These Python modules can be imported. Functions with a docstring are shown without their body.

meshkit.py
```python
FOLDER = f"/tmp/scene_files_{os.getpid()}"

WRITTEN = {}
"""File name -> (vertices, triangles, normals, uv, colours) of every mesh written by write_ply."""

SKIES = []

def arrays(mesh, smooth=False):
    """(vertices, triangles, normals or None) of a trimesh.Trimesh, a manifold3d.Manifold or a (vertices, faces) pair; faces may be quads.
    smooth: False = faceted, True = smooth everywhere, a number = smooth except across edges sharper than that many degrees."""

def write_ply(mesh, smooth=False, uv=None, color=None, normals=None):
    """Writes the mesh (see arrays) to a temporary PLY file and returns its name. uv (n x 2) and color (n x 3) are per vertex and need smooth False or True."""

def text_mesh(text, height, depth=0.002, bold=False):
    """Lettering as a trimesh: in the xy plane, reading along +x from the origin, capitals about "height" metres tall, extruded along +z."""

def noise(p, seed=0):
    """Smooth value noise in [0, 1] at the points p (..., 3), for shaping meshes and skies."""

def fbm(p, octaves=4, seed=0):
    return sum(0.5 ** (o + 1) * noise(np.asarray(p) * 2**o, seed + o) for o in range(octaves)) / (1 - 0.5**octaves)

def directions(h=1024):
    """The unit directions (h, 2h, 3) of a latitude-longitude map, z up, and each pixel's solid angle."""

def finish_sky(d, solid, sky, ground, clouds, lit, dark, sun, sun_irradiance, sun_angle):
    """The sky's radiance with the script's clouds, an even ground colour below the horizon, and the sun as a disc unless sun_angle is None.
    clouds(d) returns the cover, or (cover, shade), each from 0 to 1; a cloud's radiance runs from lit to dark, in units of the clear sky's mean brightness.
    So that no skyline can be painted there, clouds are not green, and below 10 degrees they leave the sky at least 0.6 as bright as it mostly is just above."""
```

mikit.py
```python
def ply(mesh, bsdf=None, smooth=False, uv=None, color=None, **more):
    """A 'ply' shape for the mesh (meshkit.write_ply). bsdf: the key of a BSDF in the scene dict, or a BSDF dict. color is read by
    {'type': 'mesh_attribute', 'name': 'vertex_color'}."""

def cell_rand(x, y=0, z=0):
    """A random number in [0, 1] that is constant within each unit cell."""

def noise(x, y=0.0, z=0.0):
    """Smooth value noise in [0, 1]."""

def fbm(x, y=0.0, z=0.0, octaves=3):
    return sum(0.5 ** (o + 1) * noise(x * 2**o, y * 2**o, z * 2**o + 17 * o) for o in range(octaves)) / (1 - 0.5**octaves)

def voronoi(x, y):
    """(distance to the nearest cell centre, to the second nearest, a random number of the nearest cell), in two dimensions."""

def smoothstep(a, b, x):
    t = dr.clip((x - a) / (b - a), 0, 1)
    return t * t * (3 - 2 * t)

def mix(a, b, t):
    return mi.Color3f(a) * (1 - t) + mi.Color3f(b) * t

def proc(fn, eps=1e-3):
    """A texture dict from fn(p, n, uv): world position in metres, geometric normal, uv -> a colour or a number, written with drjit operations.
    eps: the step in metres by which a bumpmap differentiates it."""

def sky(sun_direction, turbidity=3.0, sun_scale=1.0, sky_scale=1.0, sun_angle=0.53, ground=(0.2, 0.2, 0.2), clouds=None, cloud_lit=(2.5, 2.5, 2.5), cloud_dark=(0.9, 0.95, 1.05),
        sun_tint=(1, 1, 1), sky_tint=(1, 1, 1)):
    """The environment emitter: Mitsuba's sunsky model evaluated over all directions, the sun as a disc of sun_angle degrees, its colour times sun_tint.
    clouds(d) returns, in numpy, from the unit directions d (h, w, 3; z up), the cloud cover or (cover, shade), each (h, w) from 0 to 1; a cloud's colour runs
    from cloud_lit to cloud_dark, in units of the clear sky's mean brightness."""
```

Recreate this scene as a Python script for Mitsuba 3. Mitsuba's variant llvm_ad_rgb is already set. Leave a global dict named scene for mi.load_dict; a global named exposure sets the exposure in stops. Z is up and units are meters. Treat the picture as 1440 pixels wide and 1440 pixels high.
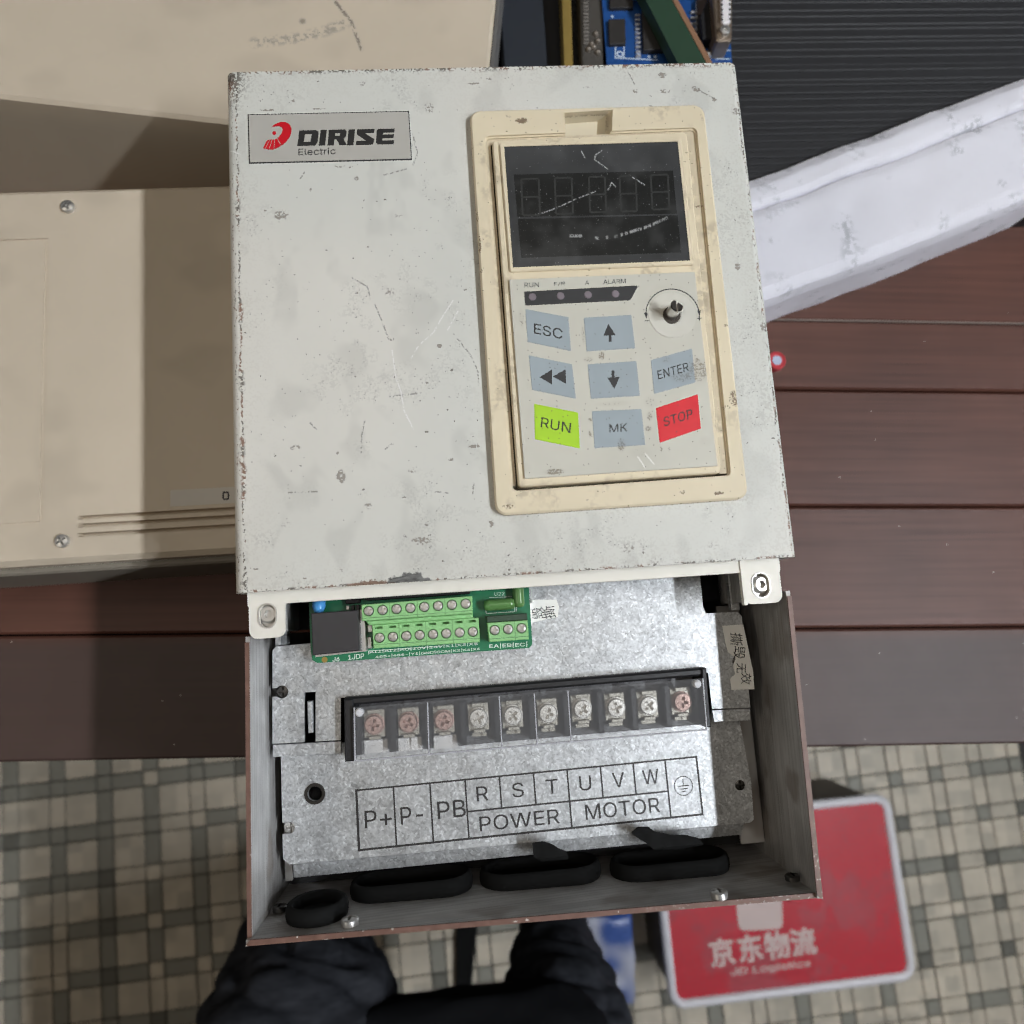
import math, random
import numpy as np, trimesh, manifold3d as m3, shapely
import drjit as dr, mitsuba as mi
import mikit, meshkit
from shapely import affinity
from shapely.geometry import Polygon, LineString, Point
from mikit import noise, fbm, voronoi, cell_rand, smoothstep, mix, proc

# World: metres, z up. The origin lies on the drive's front cover, at the middle of its lower edge; the workbench top is at z = -0.150,
# the tiled floor at z = -0.900. Shapes are drawn in millimetres and scaled when they are written.
rng = random.Random(7)
T = mi.ScalarTransform4f
scene, labels = {'type': 'scene'}, {}

# ------------------------------------------------------------------ camera and lamps
EYE = np.array([-0.02015, -0.01435, 0.26047])
FWD = np.array([0.06723, 0.13947, -0.98794])
UP = np.array([0.05966, 0.98785, 0.14352])
scene['camera'] = {'type': 'thinlens', 'fov': 69.391, 'fov_axis': 'x', 'aperture_radius': 0.0012, 'focus_distance': 0.275,
                   'near_clip': 0.01, 'far_clip': 20.0, 'to_world': T().look_at(origin=EYE.tolist(), target=(EYE + FWD).tolist(), up=UP.tolist())}
exposure = 0.1


def lamp(name, loc, aim, w, l, rgb, label):
    """A ceiling lamp: a shallow housing with a glowing face turned towards a point."""
    m = trimesh.creation.box((w / 1000, l / 1000, 0.002))
    to = T().look_at(origin=loc, target=aim, up=[0, 1, 0])
    scene[name] = {**mikit.ply(m, {'type': 'twosided', 'bsdf': {'type': 'diffuse', 'reflectance': {'type': 'rgb', 'value': 0.8}}}), 'to_world': to,
                   'emitter': {'type': 'area', 'radiance': {'type': 'rgb', 'value': list(rgb)}}}
    labels[name] = {'label': label, 'category': 'lamp'}


lamp('tube_lamp', [1.02, -0.25, 1.30], [0, -0.05, 0], 45, 900, (190, 200, 210), 'cool white tube lamp hung over the bench, the narrow one')
lamp('tube_lamp_001', [-1.05, -0.10, 1.00], [0, -0.05, 0], 330, 1000, (2.6, 2.3, 1.9), 'wide warm lamp hung over the bench beside the beige housings')
lamp('ceiling_panel_lamp', [-0.10, 0.35, 1.75], [0, 0.0, 0], 1100, 1100, (1.02, .92, .78), 'broad square panel lamp over the middle of the bench')


# ------------------------------------------------------------------ helpers
def lin(h, k=1.0):
    c = np.array([int(h[i:i + 2], 16) / 255 for i in (1, 3, 5)])
    return [float(v) for v in np.where(c <= 0.04045, c / 12.92, ((c + 0.055) / 1.055) ** 2.4) * k]


def rgb(v):
    return {'type': 'rgb', 'value': [float(x) for x in (v if hasattr(v, '__len__') else [v] * 3)]}


def mat(name, color, rough=0.5, metal=0.0, two=False, **more):
    c = color if isinstance(color, dict) else rgb(color)
    b = {'type': 'principled', 'base_color': c, 'roughness': rough, 'metallic': metal, **more}
    scene['mat_' + name] = {'type': 'twosided', 'bsdf': b}
    return 'mat_' + name


def raw(name, d):
    scene['mat_' + name] = d
    return 'mat_' + name


def tm(x):
    if hasattr(x, 'to_mesh'):
        m = x.to_mesh()
        return trimesh.Trimesh(np.array(m.vert_properties[:, :3], float), np.array(m.tri_verts), process=False)
    return x


def join(*ms):
    ms = [tm(m) for g in ms for m in (g if isinstance(g, (list, tuple)) else [g])]
    return trimesh.util.concatenate(ms)


def add(key, mesh, m, smooth=False, color=None):
    """ONE entry of scene; a key that is taken gets the next three-digit number. Returns the key used."""
    k, n = key, 0
    while k in scene or k in labels:
        n += 1
        k = f'{key}_{n:03d}'
    mesh = tm(mesh).copy()
    mesh.apply_scale(0.001)
    scene[k] = mikit.ply(mesh, m, smooth=smooth)
    return k


def put(key, pl, loc, rotz=0.0, rot=None, scale=1.0):
    """A copy of a shape (a ply dict drawn round its own origin) at a place given in millimetres."""
    k, n = key, 0
    while k in scene or k in labels:
        n += 1
        k = f'{key}_{n:03d}'
    t = T().translate([v / 1000 for v in loc])
    if rot:
        t = t @ T().rotate(rot[0], rot[1])
    t = t @ T().rotate([0, 0, 1], rotz) @ T().scale(scale)
    scene[k] = {**pl, 'to_world': t}
    return k


def proto(mesh, m, smooth=False):
    mesh = tm(mesh).copy()
    mesh.apply_scale(0.001)
    return mikit.ply(mesh, m, smooth=smooth)


def tag(k, label=None, cat=None, group=None, kind=None):
    labels[k] = {a: b for a, b in (('label', label), ('category', cat), ('group', group), ('kind', kind)) if b}
    return k


def thing(key, label, cat, group=None):
    k, n = key, 0
    while k in labels or k in scene:
        n += 1
        k = f'{key}_{n:03d}'
    return tag(k, label, cat, group)


def pre(poly, z0, z1):
    """A prism over a polygon (a point list or a shapely shape)."""
    p = poly if hasattr(poly, 'geom_type') else Polygon(poly)
    if not p.is_valid:
        p = p.buffer(0)
    out = []
    for g in getattr(p, 'geoms', [p]):
        if g.area > 1e-6:
            m = trimesh.creation.extrude_polygon(g, z1 - z0, engine='earcut')
            m.apply_translation([0, 0, z0])
            out.append(m)
    return join(out)


def hullp(poly, z0, z1, b=0.3, low=0.0):
    """A convex prism whose top edge is chamfered by b (and whose foot is drawn in by low)."""
    p = Polygon(poly)
    if not p.exterior.is_ccw:
        p = Polygon(list(p.exterior.coords)[::-1])
    a = np.array(p.exterior.coords[:-1])
    i = np.array(p.buffer(-b, join_style='mitre').exterior.coords[:-1])
    foot = a if not low else np.array(p.buffer(-low, join_style='mitre').exterior.coords[:-1])
    v = np.vstack([np.c_[foot, np.full(len(foot), z0)], np.c_[a, np.full(len(a), z1 - b)], np.c_[i, np.full(len(i), z1)]])
    if low:
        v = np.vstack([v, np.c_[a, np.full(len(a), z0 + low)]])
    return trimesh.Trimesh(v).convex_hull


def cbox(x0, x1, y0, y1, z0, z1, b=0.3):
    """A box with all its edges chamfered."""
    v = []
    for x, sx in ((x0, 1), (x1, -1)):
        for y, sy in ((y0, 1), (y1, -1)):
            for z, sz in ((z0, 1), (z1, -1)):
                v += [(x, y + sy * b, z + sz * b), (x + sx * b, y, z + sz * b), (x + sx * b, y + sy * b, z)]
    return trimesh.Trimesh(np.array(v, float)).convex_hull


def rrect(x0, y0, x1, y1, r, n=5):
    pts = []
    for cx, cy, a in ((x1 - r, y0 + r, -90), (x1 - r, y1 - r, 0), (x0 + r, y1 - r, 90), (x0 + r, y0 + r, 180)):
        for k in range(n + 1):
            t = math.radians(a + 90 * k / n)
            pts.append((cx + r * math.cos(t), cy + r * math.sin(t)))
    return pts


def rquad(q, r, n=6):
    """A quadrilateral with rounded corners, as a point list."""
    p = Polygon(q).buffer(-r, join_style='mitre').buffer(r, quad_segs=n)
    return list(p.exterior.coords)[:-1]


def rev(profile, n=24):
    """A turned body: profile [(radius, z), ...] from bottom to top."""
    return trimesh.creation.revolve(np.array(profile, float), sections=n)


def man(mesh):
    mesh = tm(mesh).copy()
    mesh.merge_vertices()
    return m3.Manifold(m3.Mesh(np.asarray(mesh.vertices, np.float32), np.asarray(mesh.faces, np.uint32)))


def mbox(x0, x1, y0, y1, z0, z1):
    return m3.Manifold.cube((x1 - x0, y1 - y0, z1 - z0)).translate((x0, y0, z0))


def tube(pts, r, n=8, closed=False, caps=True):
    """A round bar along a polyline (points in mm); r is one radius or one per point."""
    P = np.array(pts, float)
    rs = np.broadcast_to(np.asarray(r, float), (len(P),))
    d = np.gradient(P, axis=0) if not closed else np.roll(P, -1, 0) - np.roll(P, 1, 0)
    d /= np.linalg.norm(d, axis=1, keepdims=True) + 1e-12
    ref = np.array([0, 0, 1.0]) if abs(d[:, 2]).max() < 0.9 else np.array([0.37, 0.93, 0.0])
    v, f = [], []
    for p, t, q in zip(P, d, rs):
        a = np.cross(t, ref)
        a /= np.linalg.norm(a) + 1e-12
        b = np.cross(a, t)
        for k in range(n):
            w = 2 * math.pi * k / n
            v.append(p + q * (math.cos(w) * a + math.sin(w) * b))
    m = len(P)
    for i in range(m if closed else m - 1):
        for k in range(n):
            a, b = i * n + k, i * n + (k + 1) % n
            c, e = (i + 1) % m * n + k, (i + 1) % m * n + (k + 1) % n
            f += [(a, c, e), (a, e, b)]
    if not closed and caps:
        for i, s in ((0, 1), (m - 1, -1)):
            v.append(P[i])
            for k in range(n):
                a, b = i * n + k, i * n + (k + 1) % n
                f.append((len(v) - 1, b, a)[::-s])
    out = trimesh.Trimesh(np.array(v), np.array(f), process=False)
    trimesh.repair.fix_normals(out)
    return out


def text(s, z, quad=None, at=None, cap=2.0, width=None, ang=0.0, bold=False, depth=0.12):
    """Lettering lying on the plane z. quad: (lower left, lower right, upper left) of the word's box in the plane, so print can be skewed; or at: its centre."""
    m = meshkit.text_mesh(s, 1.0, 0.5, bold)
    b = m.bounds
    v = m.vertices.copy()
    v[:, 2] = z + (v[:, 2] > 0.25) * depth
    u, w = (v[:, 0] - b[0, 0]) / (b[1, 0] - b[0, 0]), (v[:, 1] - b[0, 1]) / (b[1, 1] - b[0, 1])
    if quad is None:
        wd = width or (b[1, 0] - b[0, 0]) * cap
        h = (b[1, 1] - b[0, 1]) * cap
        c, s_ = math.cos(math.radians(ang)), math.sin(math.radians(ang))
        o = np.array(at) - 0.5 * wd * np.array([c, s_]) - 0.5 * h * np.array([-s_, c])
        quad = (o, o + wd * np.array([c, s_]), o + h * np.array([-s_, c]))
    o, x, y = (np.array(q, float)[:2] for q in quad)
    v[:, :2] = o + u[:, None] * (x - o) + w[:, None] * (y - o)
    return trimesh.Trimesh(v, m.faces, process=False)


GLYPH = {'京': '2,-3 3,2 13,10 20,21 15,23 16,56 82,55 82,24 74,21 92,1 93,-2 91,-5 85,-9 82,-9 79,-6 63,13 63,17 68,20 67,22 55,22 55,-5 49,-11 29,-12 25,-4 26,1 42,1 41,22 27,22 32,18 32,14 13,-8 9,-9/29,44 28,36 30,34 68,35 67,44|3,61 3,70 5,72 40,72 37,81 43,84 49,84 57,72 91,72 93,70 92,59 5,59',
'东': '61,20 63,25 72,27 92,4 93,-2 83,-7|4,60 4,68 6,71 33,71 38,84 43,84 51,80 50,71 89,71 91,69 90,58 55,57 59,55 59,42 85,42 87,40 87,31 85,29 59,29 58,-6 53,-10 36,-11 32,-3 32,2 46,3 46,29 15,28 11,39 18,45 25,57 6,58/33,43 46,42 46,55 49,58 41,58|4,-2 4,2 14,11 23,27 35,24 28,8 14,-8',
'物': '0,26 2,30 18,34 18,51 14,50 10,36 0,40 0,45 4,56 7,77 18,77 18,81 21,84 28,84 31,82 32,64 43,62 49,83 57,83 61,81 58,67 94,66 90,6 86,-6 81,-10 64,-11 60,-1 50,-10 46,-10 39,-4 39,-1 49,7 56,17 63,31 68,50 57,27 43,10 40,10 33,16 33,19 40,27 31,25 31,-10 29,-12 20,-12 18,-10 18,20 3,17/62,3 74,2 76,4 79,22 80,40 73,23/67,51 69,50 69,54 67,54/43,39 43,32 46,33 53,47 54,54/31,46 33,45 36,51 31,51/31,41 33,38 33,41',
'流': '1,46 2,51 6,56 14,54 28,45 30,48 36,49 42,57 30,58 27,60 23,59 8,70 5,75 10,82 15,82 30,71 52,71 51,81 61,84 64,81 67,71 92,71 94,69 93,59 81,57 94,40 93,36 82,31 82,3 84,3 85,14 88,15 94,12 96,8 93,-7 88,-10 76,-10 71,-7 69,1 69,34 71,37 65,38 65,-6 62,-8 55,-8 52,-5 53,36 49,37 48,16 45,4 33,-11 28,-11 22,-3 31,5 34,12 35,35 31,36 29,42 23,34 19,34/78,39 74,37 79,38/54,51 67,50 68,52 66,58 59,58|3,-4 3,-1 12,11 20,28 23,32 26,32 33,23 18,-5 14,-10 10,-10',
'撕': '4,26 5,30 15,34 15,54 5,54 5,61 15,61 15,81 21,80 22,61 28,61 28,67 34,67 34,80 39,80 39,67 50,67 51,80 57,80 57,68 61,67 61,61 57,60 58,21 64,22 64,71 83,80 86,80 90,76 70,66 71,49 92,49 92,43 85,42 85,-9 79,-9 79,43 70,42 69,13 62,-8 57,-5 59,1 53,-1 47,9 48,12 52,13 60,2 62,15 27,15 27,21 34,22 34,61 28,61 28,54 21,53 21,36 28,38 29,32 21,28 21,-3 18,-7 7,-8 6,-1 13,-1 15,1 15,24 12,25 6,22/39,38 41,36 50,36 51,46 39,46/40,31 39,21 51,21 51,31/40,61 40,51 51,52 51,61|26,-4 30,0 35,13 41,12 40,6 34,-5 29,-8',
'毁': '46,-8 43,-2 53,1 63,9 53,31 50,31 50,37 84,38 88,36 81,18 74,9 80,3 92,-2 88,-8 81,-6 69,3 49,-8/60,30 66,17 69,15 75,21 79,30|8,72 21,79 24,79 27,75 14,69 14,59 24,59 24,53 14,53 14,43 39,43 40,53 29,53 29,59 40,59 40,68 29,69 29,75 46,75 47,44 52,48 55,55 55,76 82,76 82,51 91,50 91,44 77,45 75,50 75,70 63,70 61,52 54,40 51,39 47,43 46,37 8,37|4,4 23,7 23,22 7,22 7,28 46,28 46,22 29,22 29,8 49,9 49,3 5,-3',
'无': '4,-3 19,5 28,13 39,35 38,38 5,38 5,45 40,45 42,49 43,67 11,67 11,74 86,74 86,67 50,67 48,46 91,45 91,38 57,37 57,2 82,1 84,4 86,16 92,13 91,2 87,-5 55,-6 51,-4 49,0 48,38 38,14 25,0 11,-8 8,-8',
'效': '4,-2 4,0 10,3 24,20 24,23 14,35 19,38 28,29 33,42 41,40 39,46 32,54 35,57 38,57 42,53 48,41 50,41 57,58 62,81 68,80 65,63 92,63 92,57 86,56 82,35 74,17 77,10 92,-2 88,-8 83,-6 69,9 59,-2 50,-8 47,-9 43,-5 44,-2 54,3 65,16 58,37 55,38 51,31 47,35 47,40 44,38 41,40 39,39 33,23 45,7 41,2 37,4 29,15 22,5 10,-6/61,51 66,30 71,25 75,36 79,56 63,56|6,67 25,67 20,79 26,80 32,71 32,67 49,67 49,60 6,60|4,36 15,56 22,56 19,47 10,33 8,32'}


def han(ch, z, at, size, ang=0.0, depth=0.12):
    """One Chinese character, from its outline, centred at a point; ang turns it."""
    polys = []
    for p in GLYPH[ch].split('|'):
        rings = [[tuple(map(float, q.split(','))) for q in r.split()] for r in p.split('/')]
        polys.append(Polygon(rings[0], rings[1:]).buffer(0))
    g = shapely.union_all(polys)
    g = affinity.translate(g, -48, -36)
    g = affinity.scale(g, size / 96, size / 96, origin=(0, 0))
    g = affinity.translate(affinity.rotate(g, ang, origin=(0, 0)), *at)
    return pre(g, z, z + depth)


def hulls(chain, cut=6.0, smooth=4):
    """A smooth body: chain is a list of bones ((x, y, z, r), (x, y, z, r)) in mm."""
    parts = []
    for a, b in chain:
        sp = [m3.Manifold.sphere(q[3], 24).translate(tuple(q[:3])) for q in (a, b)]
        parts.append(m3.Manifold.batch_hull(sp))
    m = tm(m3.Manifold.batch_boolean(parts, m3.OpType.Add).refine_to_length(cut))
    m.merge_vertices()
    trimesh.smoothing.filter_taubin(m, iterations=smooth * 4)
    return m


def mm(p):
    return p.x * 1000, p.y * 1000, p.z * 1000


def seg(x, y, a, b):
    """Distance in mm to the segment a-b, in the plane."""
    dx, dy = b[0] - a[0], b[1] - a[1]
    t = dr.clip(((x - a[0]) * dx + (y - a[1]) * dy) / (dx * dx + dy * dy + 1e-9), 0, 1)
    return dr.sqrt(dr.square(x - a[0] - t * dx) + dr.square(y - a[1] - t * dy))


def line(x, y, pts):
    d = mi.Float(1e3)
    for a, b in zip(pts[:-1], pts[1:]):
        d = dr.minimum(d, seg(x, y, a, b))
    return d


def blot(x, y, s):
    """A ragged patch: s = (x, y, rx, ry, strength)."""
    q = dr.sqrt(dr.square((x - s[0]) / s[2]) + dr.square((y - s[1]) / s[3]))
    return (1 - smoothstep(0.35, 1.1, q)) * s[4]


# ------------------------------------------------------------------ materials
COVER_SPOTS = [(-77.75,50.11,2.6,1.4,.7), (-62.15,38.56,2.2,3.6,.75), (-24.79,85.35,1.2,1.0,1.0), (-14.08,47.06,2.9,.8,1.0), (-62.93,47.25,.7,.7,1.1), (-35.25,14.10,5.2,2.1,.6), (-52.78,27.58,2.6,1.8,.5), (-36.90,39.37,2.2,1.2,.5), (-23.03,43.13,2.0,1.6,.5), (-10.08,18.68,1.4,2.2,.5), (-75.83,3.63,.9,.5,.9), (-92.31,7.94,1.2,.6,.8), (-81.70,22.71,2.8,1.9,.35), (-62.98,5.53,2.8,1.2,.4), (-67.93,73.15,4.5,4.2,.33), (-41.99,88.77,1.5,1.2,.5)] + [(-80.25,138.91,4.4,3.0,.55), (-86.26,140.77,.8,.6,1.0), (-98.26,194.99,2.0,5.0,1.0), (-5.77,190.88,3.4,.5,.9), (0.40,192.78,1.5,.7,.8), (-84.22,181.66,3.6,.6,.9), (-58.26,157.86,3.0,1.4,.5), (-52.27,152.59,1.4,1.2,.6), (-37.48,136.99,3.0,1.3,.4), (-87.46,185.37,1.4,.5,.7), (-74.83,185.32,1.0,.9,.6), (-23.53,181.00,3.4,3.4,.45), (-48.37,192.11,2.2,2.6,.4), (-69.33,148.52,.6,.9,.8), (-49.14,125.00,.6,.5,1.0), (-41.91,107.18,3.2,2.6,.45), (-65.99,181.63,5.0,.5,.6)] + [(68.97,192.88,2.2,1.6,.95), (81.68,186.44,2.6,1.8,.75), (88.72,181.77,1.4,1.2,.7), (96.94,176.62,2.8,2.2,.6), (90.22,111.69,1.5,2.0,.9), (69.11,185.84,4.4,1.4,.45), (57.54,186.29,1.4,1.6,.6), (99.28,186.03,1.6,2.8,.6), (73.15,197.05,4.0,.7,.8), (13.22,196.52,2.0,.8,.5), (39.17,188.33,3.0,.8,.45)] + [(97.66,87.44,2.2,2.6,.7), (92.81,87.25,.5,.5,1.0), (98.81,107.33,2.0,4.0,.5), (90.70,52.26,.5,.5,1.1), (73.49,10.69,4.2,3.2,.3), (38.17,6.90,4.0,3.0,.4), (69.11,5.69,4.0,3.0,.35), (11.86,4.72,.5,.5,1.0), (47.48,1.84,3.0,2.0,.4)]
COVER_DARK = [[(-47.44,102.18), (-45.42,96.48), (-43.12,88.82)], [(-19.23,89.71), (-13.30,80.68), (-11.36,75.05), (-11.33,69.54)], [(-43.72,67.12), (-32.50,67.87)], [(-52.98,58.51), (-54.29,53.23), (-54.70,46.80)], [(-72.19,58.76), (-69.94,55.97)], [(-29.22,31.40), (-24.84,30.62)], [(-15.35,33.60), (-16.03,29.88)], [(55.42,194.71), (57.40,189.26)], [(82.89,185.96), (88.76,182.22)], [(-80.70,34.06), (-70.63,33.84)], [(-30.39,170.74), (-28.86,162.09), (-31.07,157.02)], [(-42.15,153.54), (-33.47,155.82)], [(-46.07,47.83), (-43.78,49.61)], [(-55.32,113.00), (-50.16,109.55), (-48.85,104.65)], [(-71.42,155.73), (-73.02,153.25)]]
COVER_LIGHT = [[(-18.87,102.57), (-23.45,95.91), (-26.79,90.46), (-32.33,85.94), (-35.20,81.33)], [(-42.04,84.41), (-41.17,74.16), (-39.56,68.62), (-38.77,61.61), (-35.78,54.52)], [(-99.08,165.84), (-94.93,163.61)], [(-21.42,91.41), (-17.20,98.46)]]


def cover_fn(p, n, uv):
    x, y, z = mm(p)
    c = mi.Color3f(*lin('#cfccc4', 1.02))
    big = fbm(x * .018, y * .018, 3.0)
    c = c * (0.93 + 0.13 * big)
    c = mix(c, mi.Color3f(*lin('#c8cac4')), smoothstep(.35, .75, noise(x * .014 + 9, y * .011)) * .6)
    smear = fbm(x * .09 + 3 * big, y * .06, 5.0)
    c = c * (1 - .10 * smoothstep(.52, .75, smear))
    grime = fbm(x * .6, y * .6, z * .6 + 1)
    fine = fbm(x * 1.7, y * 1.7, z * 1.7, octaves=2)
    grit = dr.clip((fine - .5) * 2.4 + .5, 0, 1)
    patch = smoothstep(.50, .72, fbm(x * .055 + 4, y * .055, 8.0)) * smoothstep(.4, .65, fbm(x * .22 + 4, y * .22, 2.0))
    # loose specks of rust and dirt, thicker in patches
    f, s, r = voronoi(x * .22 + 1.7 + .6 * grime, y * .22)
    speck = dr.select(r < .05 + .16 * patch, 1 - smoothstep(.03 + .12 * r, .07 + .30 * r, f + .05 * (grit - .5)), 0.)
    f2, s2, r2 = voronoi(x * .8 + .8 * grime, y * .8 + 5)
    speck = dr.maximum(speck, dr.select(r2 < .015 + .15 * patch, (.45 + .5 * noise(x * .2, y * .2)) * (1 - smoothstep(.06, .26, f2)), 0.))
    c = mix(c, mi.Color3f(.085, .068, .055), speck * .8)
    c = c * (1 - .09 * patch * smoothstep(.4, .7, grit))
    # grime gathered towards the edges and round the keypad frame
    de = dr.minimum(dr.minimum(x + 98, 98 - x), dr.minimum(y + 0., 197 - y))
    qx, qy = dr.abs(x - 37.4) - 45.8, dr.abs(y - 99.6) - 78.0
    df = dr.maximum(qx, qy)
    halo = dr.exp(-dr.maximum(de, 0) / 7) * .8 + dr.exp(-dr.maximum(df, 0) / 2.2) * .8
    c = mix(c, mi.Color3f(.30, .25, .20), halo * smoothstep(.52, .78, .55 * grit + .45 * fbm(x * .16, y * .16, 3.0)) * .22)
    # listed scuffs
    a = mi.Float(0)
    for q in COVER_SPOTS:
        a = dr.maximum(a, blot(x, y, q))
    rag = .72 * grit + .28 * dr.clip((grime - .5) * 2.2 + .5, 0, 1)
    c = mix(c, mi.Color3f(.20, .175, .15), smoothstep(.48, .80, 1.7 * a * (.20 + 1.0 * rag)) * .8)
    c = mix(c, mi.Color3f(.36, .33, .30), dr.minimum(a, 1) * .28 * smoothstep(.35, .7, rag))
    d = mi.Float(1e3)
    for q in COVER_DARK:
        d = dr.minimum(d, line(x, y, q))
    c = mix(c, mi.Color3f(.22, .21, .19), (1 - smoothstep(.10, .42, d)) * smoothstep(.35, .6, fine) * .85)
    d = mi.Float(1e3)
    for q in COVER_LIGHT:
        d = dr.minimum(d, line(x, y, q))
    c = mix(c, mi.Color3f(.78, .77, .75), (1 - smoothstep(.08, .36, d)) * smoothstep(.3, .55, fine) * .75)
    # paint worn through along the folds and edges
    w = .55 * fbm(x * .2 + 3, y * .085, 2.0) + .45 * grit
    el = dr.abs(x + 96.1 + .7 * (noise(y * .35, 1.0) - .5) + .5 * (noise(y * 1.4, 7.0) - .5))
    lft = (1 - smoothstep(.12, .50 + .9 * smoothstep(.5, .62, noise(y * .12, 5.0)), el)) * smoothstep(.40, .52, w)
    el2 = dr.abs(x + 97.9 + 1.2 * (noise(y * .5, 4.0) - .5))
    lft = dr.maximum(lft, (1 - smoothstep(.1, .5, el2)) * smoothstep(.56, .66, w) * .8)
    er = dr.abs(x - 98.2 + 1.0 * (noise(y * .3, 2.0) - .5))
    rgt = (1 - smoothstep(.1, .9, er)) * smoothstep(.50, .62, w)
    et = dr.abs(y - 197.6)
    top = (1 - smoothstep(.2, 1.0 + 1.6 * noise(x * .25, 9.0), et)) * smoothstep(.47, .6, w)
    eb = dr.abs(y - .3)
    bot = (1 - smoothstep(.1, .8, eb)) * smoothstep(.50, .6, w)
    corner = (1 - smoothstep(1., 8., dr.sqrt(dr.square(x + 97.5) + dr.square(.45 * (y - 196))))) * smoothstep(.4, .62, rag)
    worn = dr.maximum(dr.maximum(dr.maximum(lft, rgt), dr.maximum(top, bot)), corner)
    c = mix(c, mix(mi.Color3f(.10, .085, .07), mi.Color3f(.17, .075, .04), smoothstep(.4, .6, noise(x * .3, y * .3))), worn * .88)
    # bare grey metal knocked free at the lower edge, rust at its side
    cx, cy = [(-39.95,-0.46)][0]
    q = dr.sqrt(dr.square((x - cx) / 8.6) + dr.square((y - cy + .5) / 4.2)) + .5 * (grime - .5)
    c = mix(c, mi.Color3f(.15, .15, .145) * (.2 + 1.5 * fbm(x * .3 + y * .5, y * 1.7 - x * .3)), 1 - smoothstep(.85, 1.0, q))
    cx, cy = [(-53.56,0.01)][0]
    q = dr.sqrt(dr.square((x - cx) / 7) + dr.square((y - cy) / 1.5)) + 1.2 * (fine - .5)
    c = mix(c, mi.Color3f(.15, .07, .035), (1 - smoothstep(.7, 1.0, q)) * .85)
    # the lip below is the same paint without the dirt
    return c


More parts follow.
